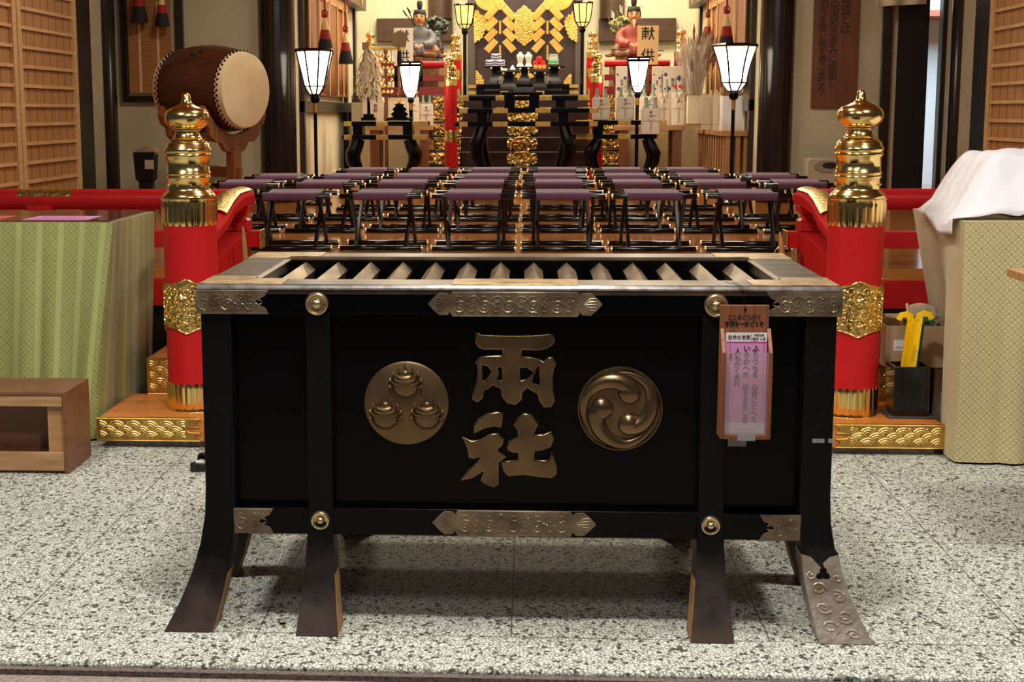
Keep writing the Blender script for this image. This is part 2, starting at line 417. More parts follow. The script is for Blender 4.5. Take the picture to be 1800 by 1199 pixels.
def light(name, kind, loc, power, col=(1, 1, 1), size=.5, sizey=None, rot=(0, 0, 0), spread=None, blend=None):
    l = bpy.data.lights.new(name, kind); l.energy = power; l.color = col
    if kind == 'AREA':
        l.size = size
        if sizey: l.shape = 'RECTANGLE'; l.size_y = sizey
        if spread: l.spread = spread
    else:
        l.shadow_soft_size = size
        if kind == 'SPOT': l.spot_size = spread or 1.5; l.spot_blend = blend or .5
    o = bpy.data.objects.new(name, l); COL.objects.link(o); o.location = loc; o.rotation_euler = rot
    return o
# ================= SETTING =================
XS, YB, ZF = 3.98, 14.6, .625     # side wall, hall back wall, hall floor height
mb = MB(); mb.box(-7, 7, 3.856, 8.6, -.16, 0)
fl = struct('floor', mb, [terr], bevel=.012)
mb = MB(); mb.box(-7, 7, 3.83, 3.8555, -.16, -.014); struct('trim_1', mb, riserm)
mb = MB(); mb.box(-7, 7, -3, 3.8299, -.22, -.03); struct('ground', mb, outground)
# hall floor (polished boards) and its front edge
mb = MB(); mb.box(-6, 6, 8.42, 21, ZF-.14, ZF); struct('floor_hall', mb, hallfl)
mb = MB(); mb.box(-6, 6, 8.50, 8.6, 0, ZF-.14); struct('wall_underfloor', mb, darkpost)
# side walls, back walls, ceilings
for sx, nm in ((-1, 'left'), (1, 'right')):
    mb = MB(); mb.box(*sorted((sx*XS, sx*(XS+.15))), 8.4, YB+.2, 0, 4.3); struct('wall_'+nm, mb, greywall)
    mb = MB(); mb.box(*sorted((sx*2.27, sx*(2.27+.16))), YB+.15, 20.5, ZF, 4.3); struct('wall_sanctuary_'+nm, mb, cream)
mb = MB(); mb.box(-XS-.1, -2.26, YB, YB+.15, ZF, 4.3); struct('wall_back_left', mb, greywall)
xd0, xd1 = 3.50, 3.93
mb = MB(); mb.box(2.26, xd0-.1, YB, YB+.15, ZF, 4.3); struct('wall_back_right', mb, greywall)
mb = MB(); mb.box(xd0-.1, XS+.1, YB, YB+.15, 3.0, 4.3); struct('wall_back_right_lintel', mb, greywall)
mb = MB(); mb.box(-2.4, 2.4, 20.4, 20.55, ZF, 4.3); struct('wall_back', mb, cream)
mb = MB(); mb.box(-6, 6, 8.4, 21, 4.3, 4.42); struct('ceiling', mb, ceilm)
mb = MB(); mb.box(-6, 6, 1.6, 8.4, 3.7, 3.8); struct('ceiling_porch', mb, porchm)
# hall pillars: two big round ones at the sanctuary mouth, two in the side walls
for k, (px0, px1) in enumerate(((457, 520), (1333, 1393))):
    a, b = at(px0, 200, YB), at(px1, 200, YB); r = (b.x-a.x)/2
    mb = MB(); mb.lathe([(r, ZF), (r, 4.3)], 40, ((a.x+b.x)/2, YB+.02, 0)); struct('pillar_%d' % (k+1), mb, darkpost)
for sx, nm in ((-1, 'left'), (1, 'right')):
    mb = MB(); mb.lathe([(.15, ZF), (.15, 4.3)], 32, (sx*(XS+(.06 if sx < 0 else .085)), 14.17, 0)); struct('pillar_wall_'+nm, mb, darkpost)
    mb = MB(); mb.box(*sorted((sx*(XS-.05), sx*XS)), 13.06, 13.52, ZF, 4.3); struct('pillar_post_'+nm, mb, doordark, bevel=.01)
    # lattice door panels along the side wall
    for q, (y0, y1) in enumerate(((9.75, 11.50), (11.52, 13.05))):
        nmd = 'door_%d' % ((1 if sx < 0 else 3)+q)
        mb = MB(); x = sx*(XS-.03)
        mb.box(*sorted((x, x+sx*.028)), y0, y1, ZF+.02, 3.7)
        d = struct(nmd, mb, plankw)
        # plank joints
        fm = MB(); xx = sorted((x-sx*.035, x+sx*.0))
        fm.box(*xx, y0, y0+.09, ZF+.02, 3.7); fm.box(*xx, y1-.09, y1, ZF+.02, 3.7); fm.box(*xx, y0, y1, ZF+.02, ZF+.12)
        obj('door_frame', fm, slatwood, d, .004)
        sm = MB(); z = ZF+.17; xs = sorted((x-sx*.026, x))
        while z < 3.65: sm.box(*xs, y0+.09, y1-.09, z, z+.028); z += .151
        obj('slat', sm, slatwood, d, .003)
        jm = MB(); n = 7; xj = sorted((x-sx*.002, x+sx*.001))
        for i in range(1, n): yy = y0+.09+(y1-y0-.18)*i/n; jm.box(*xj, yy-.004, yy+.004, ZF+.1, 3.68)
        obj('plank_seam', jm, woodbrown, d)
# right doorway in the back wall: posts, dark leaf, backdrop wall for the outside
mb = MB(); mb.box(xd0-.12, xd0-.03, YB-.05, YB+.1, ZF, 4.3); struct('pillar_door_post', mb, darkpost, bevel=.01)
mb = MB(); mb.box(xd0-.03, xd0+.035, YB+.02, YB+.12, ZF, 4.3); struct('wall_door_strip', mb, greywall)
mb = MB(); mb.box(3.935, 3.995, YB-.04, YB+.1, ZF, 4.3); struct('pillar_door_jamb', mb, darkpost, bevel=.01)
mb = MB(); mb.box(xd0+.03, 3.835, YB+.06, YB+.1, ZF, 3.0); struct('door_5', mb, doordark)
mb = MB(); mb.box(3.0, 7, 18.2, 18.3, 0, 4); struct('wall_sky_backdrop', mb, outw)  # full-height pale backdrop, also stands in for the bright sky outside
mb = MB(); mb.box(3.0, 7, 17.4, 18.2, 2.55, 2.62); struct('ceiling_outside_eave', mb, roofred)
mb = MB(); mb.box(2.5, 7, YB+.16, 18.3, .2, .3); struct('ground_outside', mb, outw)
# brown beams on the sanctuary back wall and the upper round posts
for nm, (x0, x1) in (('left', (662, 795)), ('right', (1053, 1188))):
    a, b = at(x0, 33, 20.3), at(x1, 73, 20.3)
    mb = MB(); mb.box(a.x, b.x, 20.28, 20.4, b.z, a.z); struct('beam_'+nm, mb, brownbeam, bevel=.01)
for nm, (x0, x1) in (('left', (752, 795)), ('right', (1054, 1098))):
    a, b = at(x0, 34, 20.3), at(x1, 34, 20.3); r = (b.x-a.x)/2
    mb = MB(); mb.lathe([(r, a.z), (r, 4.3)], 24, ((a.x+b.x)/2, 20.3, 0)); struct('pillar_upper_'+nm, mb, brownbeam)
# sanctuary side walls: dark framed openings with blinds
for sx, nm in ((-1, 'left'), (1, 'right')):
    X = sx*2.27
    def xs(a, b): return sorted((X-sx*a, X-sx*b))
    w = struct('window_1' if sx < 0 else 'window_2', MB().box(*xs(.0, .012), 15.2, 19.7, 1.62, 3.6), cream)
    f = MB()
    f.box(*xs(0, .05), 15.05, 15.2, 1.50, 3.6); f.box(*xs(0, .05), 19.62, 19.8, ZF, 3.6); f.box(*xs(0, .05), 18.62, 18.76, ZF, 3.6)
    f.box(*xs(0, .06), 15.05, 19.8, 1.50, 1.62); f.box(*xs(0, .05), 15.05, 15.16, ZF, 1.55)
    obj('window_frame', f, darkpost, w, .006)
    mb = MB(); mb.box(*xs(0, .16), 15.0, 19.95, 2.82, 3.12)
    b = struct('beam_side_'+nm, mb, brownbeam, bevel=.01)
    g = MB(); g.box(*xs(.16, .175), 19.3, 19.42, 2.86, 3.08); obj('gold_fitting', g, goldm, b, .004)
# ================= OFFERING BOX =================
BX = thing('offering_box', 'large black lacquered slatted offering box with raised bronze characters and crests', 'offering box', (.006, 4.685, 0))
W2, D2, ZT = .915, .485, 1.013
def leg_path(dx, dy):
    """flared leg centre line from top down; dx, dy = how far the foot kicks out"""
    p = []
    for i in range(13):
        t = i/12; z = .985*(1-t); k = max(0, (.40-z)/.40)**2.0
        p.append((dx*k, dy*k, z, k))
    return p
def leg(name, cx, cy, w, dx, dy, dw):
    m = MB(); rs = []
    for x, y, z, k in leg_path(dx, dy):
        a = w/2+dw*k; d = .045+.014*k
        rs.append([(cx+x-a, cy+y-d, z), (cx+x+a, cy+y-d, z), (cx+x+a, cy+y+d, z), (cx+x-a, cy+y+d, z)])
    m.rings(rs); k = 0; jj = 1 if cx < 0 else 3
    for i in range(len(rs)-1):
        for j in range(4):
            if j == jj and rs[i][0][2] < .215 and abs(dx)+abs(dy) > .05: m.mi[k] = 1
            k += 1
    return obj(name, m, [legmat, rawwood], BX, .004)
legmat = M('lacquered_leg_worn_at_foot', (12, 11, 13), .3, noise=(6, (22, 19, 19), .4, .8))
def _lm():
    g = NG(legmat); v, x, y, z = g.xyz()
    n = g.n('ShaderNodeTexNoise'); n.inputs['Scale'].default_value = 9; n.inputs['Detail'].default_value = 5; g.l(v, n.inputs[0])
    w = g.math('SUBTRACT', g.math('MULTIPLY', n.outputs[0], .32), g.math('SUBTRACT', z, .08))
    r = g.n('ShaderNodeValToRGB'); r.color_ramp.elements[0].position = .0; r.color_ramp.elements[1].position = .22
    r.color_ramp.elements[0].color = lin(6, 6, 8); r.color_ramp.elements[1].color = lin(68, 55, 49)
    e = r.color_ramp.elements.new(.1); e.color = lin(38, 31, 30)
    g.l(w, r.inputs[0]); g.l(r.outputs[0], g.b.inputs['Base Color']); g.b.inputs['Specular IOR Level'].default_value = .25
    q = g.math('ADD', .28, g.math('MULTIPLY', n.outputs[0], .3)); g.l(q, g.b.inputs['Roughness'])
_lm()
IX = .567
for sx in (-1, 1):
    for sy in (-1, 1):
        lg = leg('leg', sx*(W2-.052), sy*(D2-.047), .088, sx*.085, sy*.085, .028)
        if sx == 1 and sy == -1: shoe_leg = lg
        leg('leg', sx*IX, sy*(D2-.045), .072, 0, sy*.10, .027)
    leg('leg', sx*(W2-.045), 0, .072, sx*.10, 0, .022)
# chased metal foot cover on the front right corner leg
m = MB(); rs = []
for i in range(9):
    z = .225*(1-i/8)+.002; k = max(0, (.40-z)/.40)**2.0; a = .044+.028*k+.004; d = .045+.014*k+.004
    cx, cy = W2-.052+.085*k, -(D2-.047)-.085*k
    rs.append([(cx-a, cy-d, z+(.014 if i == 0 else 0)), (cx-a*.5, cy-d, z+(.006 if i == 0 else 0)), (cx, cy-d, z-(.022 if i == 0 else 0)), (cx+a*.5, cy-d, z+(.006 if i == 0 else 0)), (cx+a, cy-d, z+(.014 if i == 0 else 0)), (cx+a, cy+d, z+(.014 if i == 0 else 0)), (cx-a, cy+d, z+(.014 if i == 0 else 0))])
m.rings(rs, cap=False)
footm = M('silvered_foot_cover', (190, 178, 164), .4, .55, noise=(10, (140, 122, 96), .35, .7), bump=('noise', 45, .5, .006))
fc = obj('foot_cover', m, footm, BX, .002, label='silvery chased metal foot cover')
m = MB()
def fsurf(u, z):
    k = max(0, (.40-z)/.40)**2.0; return (W2-.052+.085*k+u*(1+.6*k), -(D2-.047)-.085*k-(.045+.014*k+.0045), z)
for q, (u, z, R, sg) in enumerate(((-.018, .145, .018, 1), (.02, .125, .017, -1), (-.02, .095, .018, -1), (.018, .072, .018, 1), (-.018, .045, .018, 1), (.02, .026, .013, -1), (-.03, .18, .010, 1), (.03, .175, .010, -1))):
    sp = [fsurf(u+a, z+b) for a, _, b in spiral(0, 0, R, 1.5, q*1.3, sg, 20)]
    m.tube(sp, [.0028*(1.2-.7*i/len(sp)) for i in range(len(sp))], 5)
    for i in (3, 8, 12): m.ball(sp[i], .0042, 6, 4)
obj('scroll_relief', m, footm, fc, ang=60)
m = MB()
for q in range(3):
    a = PI/2+q*2*PI/3; m.lathe([(.0, -.0015), (.010, -.0015), (.010, .002)], 12, (W2-.052+.085*.28+.011*math.cos(a), -(D2-.047)-.085*.28-.056, .185+.011*math.sin(a)), 'y')
obj('foot_piercing', m, lacquer, fc)
# recessed panels
m = MB(); yy = D2-.05
for sy in (-1, 1): m.box(-W2+.06, W2-.06, *sorted((sy*yy, sy*(yy-.02))), .30, .98)
for sx in (-1, 1): m.box(*sorted((sx*(W2-.05), sx*(W2-.07))), -yy, yy, .30, .98)
m.box(-W2+.07, W2-.07, -yy, yy, .32, .335)
obj('panel', m, lacquer, BX)
# rails
m = MB()
for sy in (-1, 1):
    m.box(-W2+.002, W2-.002, *sorted((sy*(D2), sy*(D2-.045))), .928, .99)
    m.box(-W2+.09, W2-.09, *sorted((sy*(D2-.006), sy*(D2-.05))), .272, .352)
for sx in (-1, 1):
    m.box(*sorted((sx*(W2), sx*(W2-.045))), -D2+.046, D2-.046, .928, .99); m.box(*sorted((sx*(W2-.006), sx*(W2-.05))), -D2+.09, D2-.09, .272, .352)
obj('rail', m, lacquer, BX, .003)
# top frame: wide mitred cap with chamfered outer edge
capm = M('worn_lacquer_cap', (50, 40, 31), .3, .1, noise=(5, (96, 78, 54), .45, .8, (1, 3, 1)))
m = MB(); fw = .15
o2, o2y = W2+.004, D2+.004
loops = [(o2, o2y, .985), (o2, o2y, .999), (o2-.012, o2y-.012, ZT), (o2-fw+.008, o2y-fw+.008, ZT), (o2-fw, o2y-fw, ZT-.008), (o2-fw, o2y-fw, .93)]
m.rings([[(-a, -b, z), (a, -b, z), (a, b, z), (-a, b, z)] for a, b, z in loops], cap=False)
obj('top_frame', m, capm, BX, smooth=False)
# brass covers on the top frame corners and middle
for sx in (-1, 1):
    for sy in (-1, 1):
        m = MB(); t = .0025
        def qq(a, b, z0, z1): m.box(*sorted((sx*a, sx*(a-.235))), *sorted((sy*b, sy*(b-fw+.004))), z0, z1)
        m.box(*sorted((sx*(o2-.008), sx*(o2-fw-.10))), *sorted((sy*(o2y-.009), sy*(o2y-fw+.004))), ZT-.004, ZT+t)
        m.box(*sorted((sx*(o2-.008), sx*(o2-fw+.004))), *sorted((sy*(o2y-fw), sy*(o2y-fw-.06))), ZT-.004, ZT+t)
        obj('corner_cover', m, bronze_top, BX, .0015)
m = MB(); m.box(-.18, .18, -o2y+.008, -o2y+fw-.004, ZT-.004, ZT+.0025); obj('middle_cover', m, bronze_top, BX, .0015)
edge = M('edge_highlight_metal', (196, 194, 196), .32, .9, noise=(30, (140, 134, 128), .4, .7, (1, 1, 1)))  # pale strip painting the bright highlight along the chamfered edge
for sy in (-1, 1):
    m = MB(); m.tube([(-o2+.006, sy*(o2y-.004), 1.004), (o2-.006, sy*(o2y-.004), 1.004)], .0075, 8); obj('edge_highlight_strip', m, edge, BX)
m = MB(); q1, q2 = o2-fw-.0015, o2y-fw-.0015
m.rings([[(-q1*s1, -q2*s2, z), (q1*s1, -q2*s2, z), (q1*s1, q2*s2, z), (-q1*s1, q2*s2, z)] for s1, s2, z in ((1, 1, .90), (1, 1, ZT-.012))], cap=False)
m.box(-q1, q1, -q2, q2, .895, .90); obj('lining', m, lacquer, BX, smooth=False)
# slats: 14 ridged bars
slm = M('worn_brass_slat', (112, 95, 76), .36, .6, noise=(8, (176, 150, 114), .45, .75, (3, .6, 3)))
for i in range(14):
    x = -.775+1.55*(i+.5)/14+.0
    m = MB(); sec = [(0, .996), (.031, .968), (.020, .935), (-.020, .935), (-.031, .968)]
    ya, yb = -D2+fw-.03, D2-fw+.03
    m.rings([[(x+a, ya, z) for a, z in sec], [(x+a, yb-.028, z) for a, z in sec], [(x+a*.55, yb, z-.02) for a, z in sec]])
    obj('slat', m, slm, BX, smooth=False)
# round bosses
bossm = M('pale_brass', (222, 200, 156), .27, .95)
def boss(x, y, z, r, label):
    m = MB(); m.lathe([(0.001, .0), (r, .0), (r, .007), (r*.94, .012), (r*.84, .0135), (r*.72, .012), (r*.64, .006), (r*.44, .005), (r*.38, .011), (r*.27, .016), (r*.12, .0185), (.001, .019)], 28, (x, y, z), 'y')
    # lathe along 'y' gives +y for z; flip to face -Y
    for k in range(len(m.v)): a = m.v[k]; m.v[k] = (a[0], 2*y-a[1], a[2])
    return obj('boss', m, bossm, BX)
for sx in (-1, 1):
    boss(sx*IX, -D2-.001, .958, .034, ''); boss(sx*IX, -(D2-.045)-.0455, .318, .028, '')
# chased bronze plates
def plate(name, x0, x1, z0, z1, y, notch, seed, dens=1.0):
    m = MB(); h = z1-z0
    if notch == 0:    # middle plate with lobed ends
        xm0, xm1 = x0+h*1.0, x1-h*1.0; zc = (z0+z1)/2; pts = [(xm0, z0), (xm1, z0)]
        def lobe(cx, d): return [(cx+d*h*.10, zc-h*.36), (cx+d*h*.02, zc-h*.16), (cx+d*h*.22, zc-h*.44), (cx+d*h*.55, zc-h*.46), (cx+d*h*.80, zc-h*.24), (cx+d*h*1.02, zc), (cx+d*h*.80, zc+h*.24), (cx+d*h*.55, zc+h*.46), (cx+d*h*.22, zc+h*.44), (cx+d*h*.02, zc+h*.16), (cx+d*h*.10, zc+h*.36)]
        pts = [(xm0, z0), (xm1, z0)]+lobe(xm1, 1)+[(xm1, z1), (xm0, z1)]+[(x, z) for x, z in reversed(lobe(xm0, -1))]
        m.outline([pts], y, .003, .0015, 1)
        bd = [(x, y-.003, z) for x, z in pts]; m.tube(bd+[bd[0]], .0017, 5)
        scrolls(m, xm0+.004, xm1-.004, z0+.006, z1-.006, y-.0035, .0026, seed, dens)
        for d, cx in ((1, xm1+h*.5), (-1, xm0-h*.5)):
            for a in range(5): m.tube([(cx-d*h*.25, y-.0035, zc), (cx+d*h*.05, y-.004, zc+h*.12*(a-2)), (cx+d*h*.3, y-.0035, zc+h*.13*(a-2))], [.0015, .003, .001], 5)
    else:             # corner plate with a cut-out end on side `notch`
        h = z1-z0; zc = (z0+z1)/2; d = notch
        xe = x1 if d > 0 else x0; xs_ = x0 if d > 0 else x1
        pts = [(xs_, z0), (xe, z0), (xe-d*h*.12, zc-h*.28), (xe-d*h*.36, zc-h*.17), (xe-d*h*.28, zc-h*.06), (xe-d*h*.48, zc-h*.12), (xe-d*h*.56, zc), (xe-d*h*.48, zc+h*.12), (xe-d*h*.28, zc+h*.06), (xe-d*h*.36, zc+h*.17), (xe-d*h*.12, zc+h*.28), (xe, z1), (xs_, z1)]
        m.outline([pts], y, .003, .0015, 1)
        bd = [(x, y-.003, z) for x, z in pts]; m.tube(bd+[bd[0]], .0017, 5)
        a, b = sorted((xs_+d*.006, xe-d*h*.5)); scrolls(m, a, b, z0+.006, z1-.006, y-.0035, .0026, seed, dens)
    return obj(name, m, bronze, BX, ang=50)
plate('bronze_plate', -W2-.002, -W2+.205, .929, .995, -D2-.003, 1, 1, 1.5)
plate('bronze_plate', W2-.205, W2+.002, .929, .995, -D2-.003, -1, 2, 1.5)
plate('bronze_plate', -.245, .245, .925, .993, -D2-.003, 0, 3, 1.5)
plate('bronze_plate', -W2+.092, -W2+.205, .276, .348, -D2+.002, 1, 4, 1.5)
plate('bronze_plate', W2-.205, W2-.092, .276, .348, -D2+.002, -1, 5, 1.5)
plate('bronze_plate', -.235, .235, .278, .350, -D2+.002, 0, 6, 1.5)
# raised characters (traced outlines), panel face at yy
PF = -yy
def zp(pts):   # traced outline coordinates -> box metres
    out = []
    for a, b in pts:
        p = at(620+a/3.103, 570+b/3.103, 4.685+PF); out.append((p.x-.006, p.z))
    return out
chm = M('burnished_bronze_lettering', (150, 124, 88), .26, .9, noise=(9, (104, 88, 66), .3, .75))
RYO = [[(678,48),(700,60),(760,63),(900,66),(1020,62),(1075,55),(1092,60),(1097,82),(1080,110),(1050,126),(1010,134),(960,132),(915,130),(915,180),(960,182),(1010,192),(1045,212),(1062,188),(1085,183),(1103,213),(1088,245),(1083,300),(1088,370),(1096,412),(1078,442),(1045,442),(1025,415),(1012,370),(990,360),(950,335),(918,365),(915,405),(885,430),(845,420),(820,390),(815,345),(765,320),(735,345),(710,352),(705,395),(680,415),(658,400),(665,365),(680,320),(690,250),(688,222),(676,205),(690,190),(700,180),(740,176),(800,175),(825,178),(824,130),(780,128),(720,130),(690,118),(675,92)],
       [(706,226),(735,232),(754,255),(732,290),(711,302)], [(786,242),(815,234),(815,300),(785,292),(795,266)], [(916,240),(948,238),(982,262),(952,290),(920,300)], [(995,264),(1010,238),(1015,312),(985,302)]]
SHA = [[(670,580),(668,550),(690,518),(740,490),(790,482),(815,490),(804,552),(770,546),(720,555)],
       [(610,622),(650,640),(700,630),(750,602),(790,598),(818,625),(810,655),(785,672),(790,690),(826,720),(790,745),(792,866),(770,880),(725,862),(705,845),(722,800),(714,788),(650,830),(600,840),(632,800),(682,750),(714,705),(665,722),(640,718),(635,680)],
       [(935,490),(970,497),(1005,545),(985,580),(982,608),(1040,605),(1078,590),(1090,620),(1075,660),(1030,678),(985,680),(985,745),(1050,745),(1078,737),(1086,710),(1108,770),(1105,810),(1085,828),(1000,820),(930,810),(850,818),(832,800),(815,752),(850,748),(908,742),(912,690),(870,688),(850,675),(855,640),(890,622),(908,610),(905,570),(885,545),(905,510)]]
def grow(h, f=1.45):
    a = sum(p[0] for p in h)/len(h); b = sum(p[1] for p in h)/len(h); return [(a+(x-a)*f, b+(y-b)*f) for x, y in h]
RYO = RYO[:1]+[grow(h) for h in RYO[1:]]
for lp in (RYO, SHA):
    m = MB(); m.outline([zp(q) for q in lp], PF-.008, .006, .0045, 3); obj('raised_character', m, chm, BX, ang=60)
# crest with three swirling commas
def pxc(px, py): p = at(px, py, 4.685+PF); return p.x-.006, p.z
cx, cz = pxc(1089.5, 718); RC = .1235
m = MB(); m.lathe([(.001, .010), (RC*.93, .010), (RC*.96, .018), (RC*.985, .018), (RC, .012), (RC, .0)], 56, (cx, PF, cz), 'y')
for k in range(len(m.v)): a = m.v[k]; m.v[k] = (a[0], 2*PF-a[1], a[2])
tom = obj('swirl_crest', m, chm, BX)
for q in range(3):
    m = MB(); th0 = math.radians((50, 170, 290)[q]); rs = []; n = 44
    for i in range(n+1):
        t = i/n; th = th0+math.radians(-8+178*t); rad = RC*(.39+.46*min(1, t*1.5)**.8); w = RC*(.255*(1-t)**.75+.02)
        if t < .14: w *= math.sqrt(max(.03, 1-((.14-t)/.14)**2))
        c = Vector((cx+rad*math.cos(th), PF-.010, cz+rad*math.sin(th))); nrm = Vector((math.cos(th), 0, math.sin(th)))
        rs.append([c+nrm*w*math.cos(a)+Vector((0, -1, 0))*w*.75*math.sin(a) for a in [PI*j/10 for j in range(11)]]+[c+nrm*(-w)+Vector((0, .004, 0)), c+nrm*w+Vector((0, .004, 0))])
    m.rings(rs)
    th = th0+math.radians(10); m.ball((cx+RC*.43*math.cos(th), PF-.010, cz+RC*.43*math.sin(th)), RC*.275, 24, 14, (1, .72, 1))
    obj('comma', m, chm, tom, ang=60)
# crest with three flaming jewels
cx, cz = pxc(714.5, 708.5)
bz2 = M('bronze_crest', (140, 114, 80), .4, .85, noise=(8, (112, 92, 66), .3, .7), bump=('noise', 220, .15, .001))
m = MB(); m.lathe([(.001, .010), (RC*.95, .010), (RC, .006), (RC, 0)], 56, (cx, PF, cz), 'y')
for k in range(len(m.v)): a = m.v[k]; m.v[k] = (a[0], 2*PF-a[1], a[2])
hoj = obj('jewel_crest', m, bz2, BX)
for jx, jz in ((713, 676), (678, 731), (751, 731)):
    x, z = pxc(jx, jz); m = MB(); R = .0385; y = PF-.010
    m.ball((x, y, z-.002), R, 24, 14, (1, .5, .93)); m.ball((x, y-.004, z+R*.78), R*.34, 12, 8, (1, .6, 1.1))
    for k, (s, dz) in enumerate(((.98, .15), (.8, .42), (.55, .68))):
        m.tube([(x+R*s*math.cos(PI*j/12), y-.010-.006*math.sin(PI*j/12), z+R*dz-R*.26*math.sin(PI*j/12)+R*.1) for j in range(13)], .0022, 6)
    for k in range(9):
        a = math.radians(-12+204*k/8); dx, dz = math.cos(a), math.sin(a); t = .5+.9*abs(math.sin(a))**2
        px, pz = x+dx*R*1.02, z+dz*R*1.0
        m.tube([(px, y-.002, pz), (px+dx*R*.22+R*.06, y-.005, pz+dz*R*.2), (px+dx*R*.26-R*.05*(1 if dx > 0 else -1), y-.004, pz+R*.32*t), (px+dx*R*.12, y-.002, pz+R*(.55*t))], [.003, .0046, .003, .0007], 6)
    m.tube([(x+R*1.06*math.cos(a), y-.002, z+R*1.0*math.sin(a)) for a in [math.radians(-200+220*0+j*18) for j in range(-1, 13)]], .0022, 6)
    obj('flaming_jewel', m, bz2, hoj, ang=60)
# tape remnants on the right corner leg
m = MB(); p = at(1436, 776, 4.2); q = at(1457, 776, 4.2)
for (a, b) in ((1428, 1436), (1437, 1449), (1456, 1466)):
    m = MB()
    p = at(a, 772, 4.2); q = at(b, 779, 4.2); m.box(p.x-.006, q.x-.006, -D2-.0012, -D2+.0005, q.z, p.z); obj('tape_remnant', m, tape, BX)

# ---- paper-slip dispenser hung from the box front ----
a = at(1263, 540, 4.12); b = at(1361, 772, 4.12); c_ = at(1356, 540, 4.12)
xc = (a.x+b.x)/2; zb = b.z; w2 = .070; yb = 4.172
DS = thing('slip_dispenser', 'small wooden slip holder hanging on a cord from the black offering box', 'slip holder', (xc, yb, zb))
hT = a.z-zb; hm = .245; dp = .062
m = MB(); m.box(-w2-.002, w2-.006, -.010, -.001, 0, hT); bk = obj('back_board', m, boxwood, DS, .002)
m = MB(); m.text('こころにひびく\n言葉を一枚どうぞ', .017, (-.004, -.0108, hT-.045), lines=1.1, sx=.8, bold=.015); obj('lettering', m, ink, bk)
for sx in (-1, 1):
    m = MB(); x0, x1 = sorted((sx*w2, sx*(w2-.011)))
    m.add([(x0, -.010, 0), (x1, -.010, 0), (x1, -.010, hT-.065), (x0, -.010, hT-.065), (x0, -dp, 0), (x1, -dp, 0), (x1, -dp, hm), (x0, -dp, hm)],
          [(0, 1, 2, 3), (4, 7, 6, 5), (0, 4, 5, 1), (3, 2, 6, 7), (0, 3, 7, 4), (1, 5, 6, 2)]); obj('side_board', m, boxwood, DS, .0015)
m = MB(); m.box(-w2+.011, w2-.011, -dp, -.010, 0, .010); obj('bottom_board', m, boxwood, DS)
m = MB(); m.box(-w2+.012, w2-.012, -dp+.002, -dp+.004, .012, hm); obj('clear_front', m, smoke, DS)
m = MB(); m.lathe([(.0035, -.012), (.0035, -.009)], 10, (-.002, 0, hT-.012), 'y'); 
m.tube([(-.004, -.012, hT-.022), (-.004, -.013, hT-.012), (-.004, -.006, hT+.004), (-.008, -.004, hT+.03), (-.012, -.004, ZT-zb+.004), (-.03, .05, ZT-zb+.008)], .0011, 6)
m.tube([(-.008, -.004, hT+.03), (-.02, -.004, ZT-zb+.004), (-.05, .06, ZT-zb+.008)], .0009, 6)
obj('cord', m, lacquer, DS)
m = MB(); m.box(-.022, .028, -dp-.001, -dp-.0002, -.004, .016); obj('tape', m, tape, DS)
m = MB(); m.box(-.042, .01, -.02, -.019, -.03, .002); obj('tape', m, tape, DS)
# the slips: a small stack of printed paper standing in the holder
SL = thing('paper_slip', 'pink and white printed paper slips standing in the wooden slip holder', 'paper slip', (xc, yb, zb+.011))
sw = w2-.014; tilt = Matrix.Rotation(math.radians(-3), 4, 'X')
m = MB()
for k in range(6): m.box(-sw, sw, -.036+.003*k, -.0345+.003*k, 0, .287-.0012*k)
st = obj('slip_sheet', m, papers, SL)
m = MB(); m.box(-sw, sw, -.0366, -.0362, .034, .262); m2 = obj('pink_field', m, pink, SL)
m = MB()
for x in (-sw+.010, sw-.008): m.box(x-.0009, x+.0009, -.0372, -.0366, .034, .262)
m.box(-sw, sw, -.0372, -.0366, .259, .262); obj('printed_rule', m, pinkm, SL)
m = MB(); m.text('生命の言葉', .0125, (-.021, -.0368, .274)); m.text('睦月 一月', .0085, (.034, -.0368, .2695)); m.text('令和七年', .0068, (.034, -.0368, .2805)); m.box(.0125, .0135, -.0372, -.0366, .262, .286)
obj('heading', m, inkb, SL)
m = MB(); F1 = dict(lines=.94, bold=.018)
for txt, x, z, sz in (('ふ\nり\nつ\nも\nる\n\nみ\n雪\nに\nた\nへ\nて', .026, .140, .0195), ('い\nろ\nか\nへ\nぬ\n\n松\nそ\nを\nを\nし\nき', .001, .140, .0195), ('人\nも\nか\nく\nあ\nれ', -.024, .187, .0195), ('昭\n和', -.043, .218, .010)):
    m.text(txt, sz, (x, -.0368, z), **F1)
obj('verse', m, ink, SL)
# coin on the floor
p = atz(497, 1098, 0); m = MB(); m.lathe([(.004, .0), (.011, 0), (.011, .0018), (.004, .0018), (.004, 0)], 20); o = obj('coin', m, gold); o.location = (p.x, p.y, .0005)
tag(o, 'small brass holed coin lying on the terrazzo between the box legs', 'coin')
